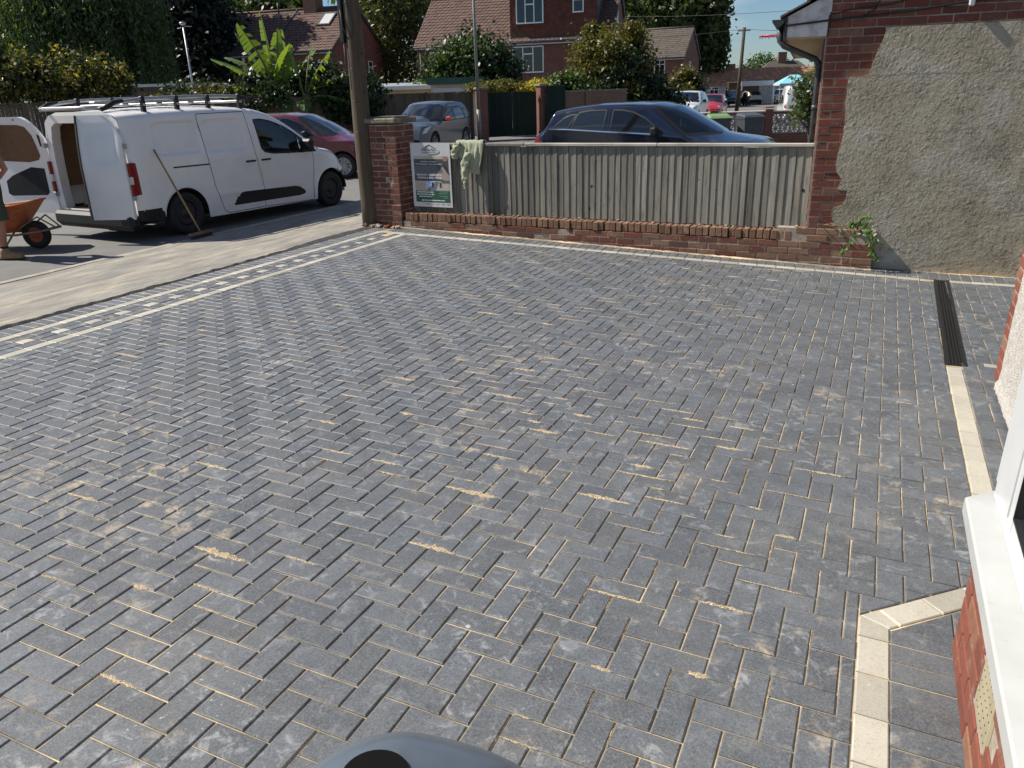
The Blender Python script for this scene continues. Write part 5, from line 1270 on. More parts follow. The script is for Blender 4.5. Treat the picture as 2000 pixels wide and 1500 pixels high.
# ---------------------------------------------------------------- houses across the road
h1=gable_house('brick_house','brown roofed brick house with skylight and chimney behind the banana plant',(-34.7,47.2,-.05),R(8),15,8.4,4.95,7.75,M_BW,M_TILE,16)
m=MB(); m.box(-3.95,-2.95,3.7,4.8,7.3,10.2); m.box(-4.0,-2.9,3.65,4.85,9.6,9.8); ch=m.build('chimney',M_BWD,h1)
window(h1,-1.9,-.6,2.95,4.1,cols=2); window(h1,-5.2,-3.8,2.95,4.1,cols=2); window(h1,5.3,6.0,2.9,4.25,side=True,cols=1)
k1=(7.75-4.95)/4.2
def onroof(x,yy,o=.1): return (x,yy,4.95+k1*yy+o)
m=MB(); a,b_=2.2,3.5
for (x0,x1,y0,y1) in ((-2.2,-2.1,a,b_),(-1.3,-1.2,a,b_),(-2.1,-1.3,a,a+.1),(-2.1,-1.3,b_-.1,b_)): m.add([onroof(x0,y0,.2),onroof(x1,y0,.2),onroof(x1,y1,.2),onroof(x0,y1,.2),onroof(x0,y0,.05),onroof(x1,y0,.05),onroof(x1,y1,.05),onroof(x0,y1,.05)],[(0,1,2,3),(0,4,5,1),(1,5,6,2),(2,6,7,3),(3,7,4,0)])
sk=m.build('skylight',M_FASCIA,h1); m=MB(); m.add([onroof(-2.1,a+.1,.17),onroof(-1.3,a+.1,.17),onroof(-1.3,b_-.1,.17),onroof(-2.1,b_-.1,.17)],[(0,1,2,3)]); m.build('pane',M_WHITE,sk)
m=MB(); m.bar(onroof(-4.7,0,.14),onroof(-4.7,4.2,.14),.06,.06); m.build('party_strip',M_FASCIA,h1)
m=MB(); m.tube([onroof(-6.0,3.7,.0),onroof(-6.0,3.7,.9)],.06,6); m.build('vent_pipe',M_FASCIA,h1); m=MB(); m.box(-6.2,-5.8,3.45,3.75,7.35,7.55); m.box(-4.6,-4.3,3.6,3.8,7.45,7.6); m.build('flashing',M_STEEL,h1)
h2=gable_house('brick_house','brick house with tile-hung dormer and white windows behind the bushes',(-16.55,51.9,-.05),R(9.5),13.2,7.6,5.0,7.95,M_BW,M_TILE,16)
m=MB(); m.add([(-6.6,-.02,5.0),(-.9,-.02,5.0),(-.9,-.02,7.6),(-6.6,-.02,7.6),(-6.6,3.4,7.6),(-.9,3.4,7.6),(-6.6,1.6,5.0),(-.9,1.6,5.0)],[(0,1,2,3),(3,2,5,4),(1,7,5,2),(0,3,4,6)]); dm=fixn(m.build('dormer',M_TILEH,h2))
tiles(dm,(-6.6,-.03,5.02),(-.9,-.03,5.02),(0,-.02,2.55),17,.24,M_TILEH,.022,'hung_tiles',False)
m=MB(); m.add([(-.88,-.05,5.0),(-.88,1.6,5.0),(-.88,3.4,7.6),(-.88,-.05,7.6)],[(0,1,2,3)]); m.build('dormer_cheek_shade',M_FASCIA,dm)  # near-black sheet over the tile-hung cheek paints in its shadow
m=MB(); m.box(-6.8,-.7,-.25,3.5,7.6,7.75); m.build('dormer_roof',M_FASCIA,dm)
m=MB(); m.box(-6.7,-.6,-.16,-.03,4.86,4.98); m.build('string_course',M_WHITE,h2)
window(h2,-6.15,-4.35,5.95,7.45,y=-.06,cols=3,bow=.08); window(h2,-2.45,-1.75,6.45,7.4,y=-.06,cols=1); window(h2,-6.5,-4.4,3.0,4.55,cols=3); window(h2,-12.3,-11.2,2.95,4.45,cols=1); window(h2,2.4,3.1,5.9,7.0,side=True,cols=1); window(h2,1.0,1.5,2.7,4.4,side=True,cols=1)
m=MB(); m.bar((-6.63,-.28,4.8),(-6.63,3.6,7.85),.10,.10); m.build('lead_valley',M_STEEL,h2)
h3=gable_house('brick_house','smaller brick house with grey brown tiles in front of the oak tree',(-19.35,84.6,-.4),R(0),5.9,7.2,5.05,7.75,M_BW,M_TILEG,15)
window(h3,-3.0,-1.9,3.3,4.7,cols=2); window(h3,-5.9,-4.9,3.3,4.6,cols=2); window(h3,2.6,3.2,2.6,4.5,side=True,cols=1)
# flat annexe with dark hipped roof right of the tile-hung house
an=empty('annexe',(-12.9,50.2,-.1),R(9),'low brick annexe with dark hipped roof beside the brown house','annexe')
m=MB(); m.box(-4.2,.0,0,4,-.5,1.95); m.build('wall',M_BW,an); m=MB(); m.add([(-4.4,-.25,2.02),(.25,-.25,2.02),(.25,4.2,2.02),(-4.4,4.2,2.02),(-3.2,2,3.35),(-2.3,2,3.35)],[(0,1,5,4),(1,2,5),(2,3,4,5),(3,0,4)]); fixn(m.build('roof',pm('slate_dark',(.045,.045,.05),(.07,.07,.075),3,.7,.3,20,.02),an)); m=MB(); m.box(-4.45,.30,-.30,-.24,1.88,2.06); m.build('fascia',M_WHITE,an)
# long bungalow with orange pantiles
bu=empty('bungalow',(-10.2,110.6,-.5),R(22),'long low bungalow with mottled orange tiled roof beyond the parked cars','house')
m=MB(); m.box(-13.5,14,0,6,-.3,2.3); m.build('wall',pm('bungalow_white',(.50,.47,.42),(.38,.35,.31),3,.85),bu)
A=(-13.7,-.3,2.2); B=(14,-.3,2.2); slopebox(bu,'roof',M_TILEO,A,B,(0,3.3,1.95),.1); tiles(bu,A,B,(0,3.3,1.95),9,.28,M_TILEO,.04); slopebox(bu,'roof',M_TILEO,(-13.7,6.3,2.2),(14,6.3,2.2),(0,-3.3,1.95),.1)
m=MB(); m.box(-9.0,-7.9,2.6,3.4,3.8,4.7); m.box(3.5,4.3,2.6,3.3,3.8,4.8); m.build('chimney',M_BWD,bu)
m=MB(); m.box(1.8,5.2,.2,1.2,2.6,3.9); m.build('solar_panel',M_FASCIA,bu)
for s_ in (-11.5,-9.6,-7.4): window(bu,s_,s_+1.1,.9,2.0,cols=2)
bk=empty('bungalow',(-14.0,128,-.4),R(20),'house roof with chimney showing above the orange bungalow roof','house'); m=MB(); m.add([(-5,0,0),(5,0,0),(5,6,0),(-5,6,0),(-5,0,2.6),(5,0,2.6),(5,6,2.6),(-5,6,2.6),(-2,3,5.2),(2,3,5.2)],[(0,1,5,4),(1,2,6,5),(2,3,7,6),(3,0,4,7)]); fixn(m.build('wall',M_BWD,bk)); m=MB(); m.add([(-5.3,-.3,2.55),(5.3,-.3,2.55),(5.3,6.3,2.55),(-5.3,6.3,2.55),(-2,3,5.2),(2,3,5.2)],[(0,1,5,4),(1,2,5),(2,3,4,5),(3,0,4)]); fixn(m.build('roof',M_TILEG,bk)); m=MB(); m.box(-.9,.3,2.6,3.4,4.6,6.4); m.build('chimney',M_BWD,bk)
cp=empty('carport',(-13.4,94.5,-.47),R(20),'white fronted carport against the orange bungalow','carport'); m=MB(); m.box(-1.75,1.75,-.15,0,2.0,2.5); m.build('fascia',M_WHITE,cp); m=MB(); m.box(-1.8,1.8,0,9,2.4,2.5); m.build('roof',M_FASCIA,cp)
for sx in (-1.7,1.6): m=MB(); m.box(sx,sx+.12,-.1,.02,-.1,2.0); m.build('post',M_WHITE,cp)
m=MB(); m.box(-1.8,1.8,7.5,7.7,-.1,2.4); m.build('back_wall',M_BWD,cp)
M_BLUECAN=pm('pale_blue_canopy',(.25,.62,.75),(.18,.52,.66),3,.6)
gz=empty('gazebo',(-9.6,94.0,-.47),R(20),'small gazebo with pale blue canopy among the far cars','gazebo')
m=MB(); m.add([(-1.75,-1.4,2.15),(1.75,-1.4,2.15),(1.75,1.4,2.15),(-1.75,1.4,2.15),(-.4,0,3.0),(.4,0,3.0)],[(0,1,5,4),(1,2,5),(2,3,4,5),(3,0,4)]); fixn(m.build('canopy',M_BLUECAN,gz)); m=MB(); m.box(-1.77,1.77,-1.42,1.42,1.95,2.149); m.build('valance',pm('canopy_grey',(.5,.52,.54),(.42,.44,.46),3,.7),gz)
for sx in (-1.7,1.62):
    for sy in (-1.35,1.27): m=MB(); m.box(sx,sx+.08,sy,sy+.08,-.1,2.0); m.build('leg',M_WHITE,gz)
# ---------------------------------------------------------------- far side of the road: fence, gate, wall, garages
def boards(par,L,z0,z1,mat,pitch=.105,name='boards'):
    m=MB(); s=0
    while s<L-.02:
        w=min(pitch,L-s); h=rnd.uniform(-.012,.012); m.box(s,s+w*.94,-.012+rnd.uniform(-.004,.004),.012,z0,z1+h); s+=pitch
    o=m.build(name,mat,par); o['kind']='stuff'; return o
def fence_run(P,Q,zt,label,mat,group):
    P=Vector((*P,0)); Q=Vector((*Q,0)); L=(Q-P).length; d=(Q-P)/L; n=max(1,round(L/1.83)); w=L/n
    for i in range(n):
        a=P+d*(w*i); f=empty('fence_panel',(a.x,a.y,-.05),math.atan2(d.y,d.x),label,'fence',group)
        boards(f,w-.09,.08,zt-.02*(i%2),mat); m=MB(); m.box(w-.09,w,-.05,.05,-.1,zt+.04); m.build('post',mat,f); m=MB(); m.box(0,w-.09,-.026,.03,zt-.02,zt+.012); m.build('capping',mat,f); m=MB(); m.box(0,w-.09,-.016,.02,-.05,.10); m.build('gravel_board',M_FENCEB,f)
fence_run((-28.5,11.2),(-19.4,22.5),1.93,'tall brown close-board fence panel below the hedge behind the van',M_FENCEB,'fence panels behind the van')
fence_run((-19.4,22.5),(-15.0,29.3),1.86,'tall brown close-board fence panel behind the maroon and slate grey cars',M_FENCEB,'fence panels along the far side of the road')
def pillar(loc,w,h,label):
    p=empty('brick_pillar',loc,R(56),label,'pillar'); m=MB(); m.box(-w/2,w/2,-w/2,w/2,-.2,h); m.build('shaft',M_BW,p); m=MB(); m.bbox(-w/2-.05,w/2+.05,-w/2-.05,w/2+.05,h,h+.10,.02); m.build('cap',M_CAP,p)
pillar((-14.78,29.65,-.05),.36,1.92,'brick gate pillar beside the grey lamp post'); pillar((-13.05,31.75,-.05),.36,1.98,'brick gate pillar on the far side of the green gates')
M_GREEN=wood_mat('dark_green_boards',(.010,.024,.016),(.007,.018,.012),(.004,.010,.007))
M_GREEN2=wood_mat('dark_green_brown_boards',(.018,.028,.015),(.014,.021,.012),(.007,.011,.007))
gd_=empty('wooden_gates',(-14.63,29.85,-.05),math.atan2(1.73,1.45),'pair of dark green boarded gates between brick pillars','gate')
for i,mt in enumerate((M_GREEN,M_GREEN2)):
    for k in range(9):
        m=MB(); s=i*1.11+k*.1222; m.box(s,s+.117,-.014+rnd.uniform(-.002,.002),.012,.10,1.80); m.build('board',mt,gd_)
m=MB(); m.box(0,2.22,.012,.05,.25,.37); m.box(0,2.22,.012,.05,1.5,1.62); m.build('ledge',M_GREEN,gd_)
gw_=empty('garden_wall',(-12.9,31.95,-.08),math.atan2(6,4.4),'brown brick garden wall running back from the green gates','wall'); m=MB(); m.box(0,4.1,0,.22,-.3,1.75); m.build('brickwork',M_BWD,gw_); m=MB(); m.box(-.02,4.12,-.03,.25,1.75,1.82); m.build('coping',M_CAP,gw_)
for i in range(1): m=MB(); m.box(1.9+i*2.1,2.2+i*2.1,-.06,.0,-.3,1.75); m.build('buttress',M_BWD,gw_)
m=MB(); m.bbox(-.0,.85,-.03,.02,0,2.0,.01); sdoor=m.build('side_door',M_GREEN,None,(-12.80,31.55,-.05),(0,0,R(40))); tag(sdoor,'narrow dark green side door next to the gate pillar','door')
gr=empty('garage',(-18.6,32.3,-.05),R(24),'pale garage with dark green fascia above the far fence','garage'); m=MB(); m.box(0,2.2,0,5,-.1,2.2); m.build('wall',pm('garage_cream',(.52,.48,.38),(.44,.40,.31),3,.85),gr); m=MB(); m.box(-.12,2.32,-.14,5.1,2.2,2.48); m.build('fascia',pm('green_fascia',(.02,.07,.055),(.03,.09,.07),3,.6),gr); m=MB(); m.box(.12,2.08,-.03,0,-.1,2.05); m.build('door',pm('garage_door_white',(.60,.58,.54),(.52,.50,.46),3,.6),gr)
g2=empty('garage',(-23.4,32.8,-.05),R(22),'long low cream garage with grey sheet roof behind the fence','garage'); m=MB(); m.box(0,4.6,0,5,-.1,2.15); m.build('wall',pm('garage_ochre',(.42,.33,.19),(.36,.28,.16),3,.85),g2); m=MB(); m.add([(-.15,-.2,2.2),(4.75,-.2,2.2),(4.75,5.2,2.42),(-.15,5.2,2.42),(-.15,-.2,2.12),(4.75,-.2,2.12)],[(0,1,2,3),(4,5,1,0)]); m.build('roof',pm('sheet_roof',(.30,.33,.35),(.22,.24,.25),6,.6),g2); m=MB(); m.box(-.16,4.76,-.24,-.2,2.05,2.22); m.build('fascia',M_WHITE,g2); m=MB(); m.add([(-.2,-.01,1.2),(.9,-.01,1.2),(-.2,-.01,2.15)],[(0,1,2)]); m.build('white_panel',M_WHITE,g2)
sh=empty('garden_shed',(-30.5,24.2,-.05),R(24),'flat roofed dark shed with white roof edge behind the hedge','shed'); m=MB(); m.box(0,4.9,0,3,-.1,2.45); m.build('wall',M_FENCEB,sh); m=MB(); m.box(-.1,5.0,-.1,3.1,2.45,2.56); m.build('roof_edge',M_WHITE,sh)
# screen-block wall at the neighbour's boundary
SB=empty('screen_wall',(-5.4,25.55,0),math.atan2(1.034,2.272),'brick wall with pierced pale screen blocks beyond the bins','wall')
m=MB(); m.box(-.4,4.6,0,.2,-.4,.30); m.build('base_brickwork',M_BW,SB); m=MB(); m.box(-.4,4.6,.02,.18,.885,.94); m.build('top_course',M_BW,SB); m=MB(); m.bbox(-.4,4.6,-.03,.23,.94,.985,.01); m.build('coping',pm('coping_concrete',(.55,.50,.43),(.46,.42,.36),6,.9),SB)
M_SCREEN=pm('screen_block_concrete',(.40,.36,.31),(.30,.27,.23),9,.9,.4,60,.01)
sb=MB(); q=.29
for (a,b_,c,d) in ((0,q,0,.03),(0,q,q-.03,q),(0,.03,.03,q-.03),(q-.03,q,.03,q-.03)): sb.box(a,b_,0,.09,c,d)
for ang in range(4):
    a=ang*math.pi/4; r_=.115 if ang%2==0 else .155; sb.bar((q/2-math.cos(a)*r_,.045,q/2-math.sin(a)*r_),(q/2+math.cos(a)*r_,.045,q/2+math.sin(a)*r_),.06,.028,(0,0,1) if ang!=2 else (1,0,0))
sbm=sb.mesh('screen_block',M_SCREEN)
s_=-.4
for i in range(17):
    if i%5==3:
        m=MB(); m.box(s_,s_+.24,-.04,.24,-.4,1.02 if i<9 else 1.06); m.build('brick_post',M_BW,SB); m=MB(); m.bbox(s_-.02,s_+.26,-.06,.26,1.062,1.10,.01); m.build('post_cap',M_BW,SB); s_+=.24
    for r_ in range(2): link('screen_block',sbm,SB,(s_+.002,.055,.302+r_*.292))
    s_+=.293
# wheeled bins
def bin_(loc,rz,lidm,label):
    b=empty('wheeled_bin',loc,rz,label,'bin'); m=MB(); m.add([(-.22,-.26,.06),(.22,-.26,.06),(.22,.26,.06),(-.22,.26,.06),(-.29,-.34,.98),(.29,-.34,.98),(.29,.34,.98),(-.29,.34,.98)],[(0,3,2,1),(0,1,5,4),(1,2,6,5),(2,3,7,6),(3,0,4,7)]); m.box(-.30,.30,-.35,.35,.93,.985); m.build('body',M_BIN,b)
    m=MB(); m.add([(-.31,-.38,.99),(.31,-.38,.99),(.31,.36,1.03),(-.31,.36,1.03),(-.27,-.32,1.05),(.27,-.32,1.05),(.27,.30,1.10),(-.27,.30,1.10)],[(0,1,5,4),(1,2,6,5),(2,3,7,6),(3,0,4,7),(4,5,6,7),(0,3,2,1)]); m.build('lid',lidm,b)
    for sx in (-.26,.26): m=MB(); m.lathe([(.001,-.03),(.10,-.03),(.10,.03),(.001,.03)],16,'x',(sx,.24,.10)); m.build('wheel',M_RUBBER,b)
    m=MB(); m.tube([(-.25,.38,1.0),(.25,.38,1.0)],.018,6); m.build('handle',M_BIN,b)
M_BIN=pm('bin_charcoal',(.045,.05,.06),(.06,.065,.075),9,.5)
bin_((-3.62,24.85,-.12),R(30),M_BIN,'charcoal wheeled bin with grey lid against the screen wall'); bin_((-4.45,24.45,-.12),R(20),pm('bin_lid_green',(.16,.27,.10),(.13,.22,.08),9,.5),'charcoal wheeled bin with pale green lid against the screen wall')
# lamp posts, far pole with wires
lp=empty('lamp_post',(-14.55,28.9,-.05),0,'slim grey lamp post in front of the brick gate pillar','lamp post'); m=MB(); m.tube([(0,0,0),(0,0,1.2)],.085,10); m.tube([(0,0,1.2),(-.03,0,7)],[.062,.045],10); m.build('column',M_GREYMETAL,lp); m=MB(); m.tube([(-.03,0,7),(-.2,-.4,7.3),(-.5,-.9,7.35)],.035,8); m.bbox(-.7,-.45,-1.4,-.85,7.28,7.4,.03); m.build('lantern',M_GREYMETAL,lp)
l2=empty('lamp_post',(-26.55,26.3,-.05),0,'thin pale lamp post standing behind the flat roofed shed','lamp post'); m=MB(); m.tube([(0,0,0),(-.02,0,4.75)],[.05,.035],8); m.build('column',M_STEEL,l2); m=MB(); m.lathe([(.001,.08),(.12,.06),(.14,0),(.05,-.05),(.001,-.05)],12,'z',(-.02,0,4.8)); m.tube([(0,0,4.72),(.3,.15,4.7)],.02,6); m.build('lantern',M_STEEL,l2)
fp=empty('telegraph_pole',(-10.35,63.4,-.4),0,'far telegraph pole with wires above the orange bungalow','pole'); m=MB(); m.tube([(-.0,0,0),(.16,.1,6.0)],[.15,.11],10); m.build('shaft',M_POLE,fp); m=MB(); m.box(-.3,.6,.0,.1,5.75,5.83); m.build('cross_arm',M_POLE,fp)
def wire(a,b_,sag,lab):
    a=Vector(a); b_=Vector(b_); pts=[tuple(a.lerp(b_,t_)-Vector((0,0,sag*4*t_*(1-t_)))) for t_ in np.linspace(0,1,14)]; m=MB(); m.tube(pts,.014,4,caps=False); o=m.build('overhead_wire',M_BLACK); tag(o,lab,'wire')
wire((-10.2,63.5,5.5),(-26,66,5.9),.35,'overhead wire from the far pole towards the oak tree'); wire((-10.2,63.5,5.5),(2,52,5.0),.4,'overhead wire from the far pole towards the neighbouring eaves'); wire((-24,70,7.6),(2,55,6.1),.4,'upper overhead wire crossing the sky beyond the far pole')
# ================================================================ trees and shrubs
def leaves(name,parent,mat,clumps,n,size,shell=.55,sub=14,droop=0,aspect=.55):
    # clumps: (cx,cy,cz,rx,ry,rz,weight); leaf faces gather in small sprays so that gaps stay open
    W=np.array([c[6] for c in clumps],float); W/=W.sum(); out=[]
    for c,w in zip(clumps,W):
        k=int(n*w); ns=max(4,int(sub*max(1,c[3]))); d=npr.normal(size=(ns,3)); d/=np.linalg.norm(d,axis=1)[:,None]; rad=(shell+(1-shell)*npr.random(ns)**.5)[:,None]
        sc_=d*rad; pick=npr.integers(0,ns,k); sp=npr.normal(size=(k,3))*(.17+.10*npr.random((k,1)))
        p=(sc_[pick]+sp); p[:,2]-=droop*npr.random(k)**2
        p=p*np.array(c[3:6])+np.array(c[:3]); nrm=npr.normal(size=(k,3))+d[pick]*.7+np.array([0,0,.35]); nrm/=np.linalg.norm(nrm,axis=1)[:,None]
        t=np.cross(nrm,npr.normal(size=(k,3))); t/=np.linalg.norm(t,axis=1)[:,None]; b=np.cross(nrm,t); s=(size*npr.uniform(.55,1.3,k))[:,None]
        out.append(np.stack([p-t*s,p-b*s*aspect+nrm*s*.12,p+t*s,p+b*s*aspect+nrm*s*.12],1))
    return link(name,quads_mesh(name,np.concatenate(out),mat),parent)
def trunk(parent,h,r,limbs=6,spread=1.5,mat=None):
    m=MB(); pts=[(.05*math.sin(i),.05*math.cos(i*1.3),h*i/6) for i in range(7)]; m.tube(pts,[r*(1-.10*i) for i in range(7)],8)
    for i in range(limbs):
        a=i*2.4+rnd.random(); z=h*rnd.uniform(.45,.95); L=spread*rnd.uniform(.6,1.1); m.tube([(0,0,z),(math.cos(a)*L*.4,math.sin(a)*L*.4,z+L*.35),(math.cos(a)*L,math.sin(a)*L,z+L*.75)],[r*.45,r*.3,r*.08],6)
    return m.build('trunk',mat or M_BARK,parent)
M_BARK=pm('bark',(.11,.085,.06),(.06,.047,.035),9,.95,.8,30,.02)
LG=leafmat('leaf_mid_green',(.035,.065,.015),(.055,.095,.022),(.085,.125,.03),.35)
LD=leafmat('leaf_dark_green',(.014,.028,.010),(.022,.042,.014),(.038,.062,.02),.22)
LX=leafmat('leaf_conifer',(.006,.012,.008),(.010,.018,.011),(.016,.028,.014),.12)
LO=leafmat('leaf_oak',(.030,.048,.014),(.048,.075,.020),(.075,.10,.03),.32)
LA=leafmat('leaf_autumn_green',(.055,.065,.015),(.10,.095,.022),(.16,.12,.03),.38)
LY=leafmat('leaf_yellow',(.24,.22,.02),(.42,.36,.03),(.60,.48,.05),.35)
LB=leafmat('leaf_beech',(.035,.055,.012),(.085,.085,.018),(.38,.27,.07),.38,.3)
LBD=leafmat('leaf_beech_shaded',(.020,.030,.010),(.035,.045,.014),(.06,.06,.02),.25)  # darker copy of the beech leaf, paints the shade inside the hedge
LW=leafmat('leaf_willow',(.040,.070,.022),(.062,.10,.032),(.095,.135,.045),.35)
LBI=leafmat('leaf_birch',(.05,.065,.02),(.08,.095,.03),(.12,.125,.05),.35)
def tree(name,label,loc,h,r,clumps,n,size,mat,limbs=6,spread=2,extra=None,group=None,**k):
    t=empty(name,loc,0,label,'tree' if 'tree' in name or 'oak' in name else 'shrub',group); trunk(t,h,r,limbs,spread); o=leaves('crown',t,mat,clumps,n,size,**k)
    if extra: leaves('crown',t,extra[0],*extra[1:])
    return t
# willow with hanging strands
wl=empty('willow_tree',(-43.7,35.1,-.05),0,'big weeping willow tree behind the hedge','tree'); trunk(wl,7,.45,8,3)
V=[]
for i in range(1500):
    a=npr.random()*6.283; rr=5.6*math.sqrt(npr.random()); x,y=rr*math.cos(a),rr*math.sin(a)*.8; top=11.5-(rr/5.6)**2*4.5+npr.normal()*.5; L=npr.uniform(2,6.5); n_=int(L*9)
    z=top-np.sort(npr.random(n_))*L; z=z[z>1.2]; n_=len(z)
    if not n_: continue
    sw_=npr.normal()*.3; px=x+sw_*((top-z)/L)**1.5+npr.normal(size=n_)*.10; py=y+npr.normal(size=n_)*.10; P=np.stack([px,py,z],1); d=npr.normal(size=(n_,3))*.45+np.array([0,0,-1]); d/=np.linalg.norm(d,axis=1)[:,None]; s_=np.cross(d,npr.normal(size=(n_,3))); s_/=np.linalg.norm(s_,axis=1)[:,None]; l=npr.uniform(.10,.2,n_)[:,None]
    V.append(np.stack([P,P+d*l+s_*l*.28,P+d*l*2,P+d*l-s_*l*.28],1))
link('crown',quads_mesh('crown',np.concatenate(V),LW),wl)
leaves('crown',wl,LD,[(0,0,6.5,4.6,3.6,4.2,1)],16000,.16)
tree('conifer_tree','tall very dark evergreen tree beside the willow',(-47.6,46.8,-.05),11,.4,[(0,0,3+i*2.1,4.9-.52*i,3.6-.4*i,1.7,1) for i in range(6)]+[(-3.5,1,6,3,3,6,2.),(3.4,.6,3.2,2.6,2.5,3.2,1)],60000,.22,LX,sub=40,shell=.35)
tree('bushy_tree','mid green tree rising behind the brown roof left of the chimney',(-60.5,68.5,-.05),11,.35,[(0,0,9.5,6,5,3.0,2),(-4,0,8.5,4,4,3.5,1),(4,0,8.2,3.5,4,3,1)],12000,.42,LO)
tree('birch_tree','loose feathery tree between the two brown roofed houses',(-36.3,56.8,-.05),10,.25,[(0,0,8.2,2.9,2.6,4.2,2.2),(.6,0,4.2,2.6,2.5,3,1.6),(-1.6,0,11,2.0,2,2.4,.8),(1.9,0,9.2,1.3,1.3,2.6,.4)],15000,.19,LBI,limbs=10,droop=.5,aspect=.4,shell=.3)
tree('bushy_tree','leafy tree top showing above the ridge of the brown roofed house',(-40.5,64,-.05),10,.3,[(0,0,9.6,4,3,2.0,1)],5000,.3,LG)
sh1=tree('garden_shrub','big dark green shrub in front of the house left of its window',(-19.2,37.4,-.05),2.5,.15,[(0,0,2.5,1.95,2.0,1.75,3),(-1.2,0,1.9,1.4,1.5,1.2,1),(.9,0,3.0,1.5,1.4,1.2,1),(1.4,-.3,1.9,1.1,1.2,1.2,1)],15000,.12,LD,limbs=8,spread=1.3,extra=(LG,[(-1.5,-.6,2.2,1.3,1.2,1.0,1),(.2,-.6,3.4,1.5,1.2,.9,1)],3500,.11))
tree('garden_shrub','tall bush with yellowing top in front of the tile-hung dormer',(-13.45,42.2,-.05),2.6,.15,[(0,0,3.5,1.75,1.6,1.35,2),(.3,0,2.2,1.9,1.6,1.5,1),(-.9,0,4.2,.6,.6,.7,.3),(1.2,0,4.3,.6,.6,.6,.3)],10500,.11,LA,limbs=9,spread=1.2,extra=(LD,[(.5,.2,1.9,1.9,1.7,1.7,1)],6500,.12))
tree('garden_shrub','dark rounded bush above the brown garden wall',(-14.9,41.0,-.05),1.6,.12,[(0,0,1.7,1.5,1.3,.95,1),(-.9,0,1.4,1.0,1.0,.8,.5)],6500,.11,LG,limbs=5,spread=.8,extra=(LD,[(.3,0,1.4,1.5,1.3,.9,1)],3500,.12))
tree('garden_shrub','low dark bush spreading right of the yellowing bush',(-12.2,43.2,-.05),1.5,.12,[(0,0,1.5,1.5,1.4,1.2,1),(.9,-.2,1.1,1.2,1.2,.9,.6)],6500,.11,LD,limbs=5,spread=.8)
tree('garden_shrub','small bush in front of the smaller brick house',(-14.2,62.5,-.4),1.6,.1,[(0,0,2.0,1.2,1.2,1.3,1)],3500,.14,LA,limbs=4,spread=.8,extra=(LD,[(.1,0,1.5,1.3,1.2,1.3,1)],2500,.15))
tree('oak_tree','large oak tree behind the smaller brick house',(-26.8,108.5,-.4),13,.6,[(0,0,12,6.5,5,4.5,2),(4.0,0,8.8,3.0,3,3.8,1),(5.6,0,6.8,1.7,2,2.6,.4),(-5,0,10,4,4,4,1),(1,0,7,4,3,3,.8),(5.3,-.4,12.8,2.2,2,2.2,.5)],26000,.40,LO,limbs=10,spread=4,shell=.4,sub=20)
tree('bushy_tree','rounded tree on the skyline beyond the orange bungalow',(-21.0,156,-.5),4,.3,[(0,0,4.2,3.3,3,2.3,1)],5000,.30,LG)
tree('bushy_tree','distant tree line bush behind the bungalow chimney',(-25.6,150,-.5),4,.3,[(0,0,2.9,3.6,3,1.6,1)],3000,.30,LD)
nt_=tree('laurel_tree','leafy glossy shrub beside the downpipe beyond the screen wall',(-1.72,21.85,-.15),1.7,.07,[(0,0,1.75,.48,.55,.62,2),(.5,0,1.9,.6,.6,.6,1),(-.25,0,1.25,.3,.4,.35,.5),(.55,0,1.15,.5,.5,.5,.8)],2600,.065,leafmat('leaf_glossy',(.035,.06,.02),(.07,.10,.035),(.16,.18,.09),.3,.25),limbs=5,spread=.5,shell=.4)
# beech hedge over the fence
hd=empty('beech_hedge',(0,0,0),0,'beech hedge with yellowing leaves spilling over the tall fence','hedge')
hc=[]
for i in range(9):
    t_=i/8; px=-27.3+(-22.9+27.3)*t_; py=14.0+(19.1-14.0)*t_; top=3.25-.65*max(0,(t_-.6)/.4)+.35*math.sin(i*1.9); hc.append((px,py,1.85+(top-1.85)/2,.75,.6,(top-1.85)/2+.25,1))
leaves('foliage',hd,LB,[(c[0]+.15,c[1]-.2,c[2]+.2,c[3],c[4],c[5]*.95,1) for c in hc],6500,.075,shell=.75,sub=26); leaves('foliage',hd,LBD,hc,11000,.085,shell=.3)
m=MB()
for c in hc: m.tube([(c[0],c[1],-.05),(c[0]+.1,c[1],1.2),(c[0],c[1]+.1,2.6)],[.05,.04,.015],6)
m.build('stems',M_BARK,hd)
ys=empty('golden_shrub',(-15.9,32.6,-.05),0,'bright yellow leaved shrub above the green gates','shrub'); trunk(ys,1.4,.06,5,.6); leaves('crown',ys,LY,[(1.9,.7,1.95,.55,.5,.28,1)],900,.075); leaves('crown',ys,LA,[(.5,.0,1.95,1.2,.7,.35,1.2)],2200,.075)
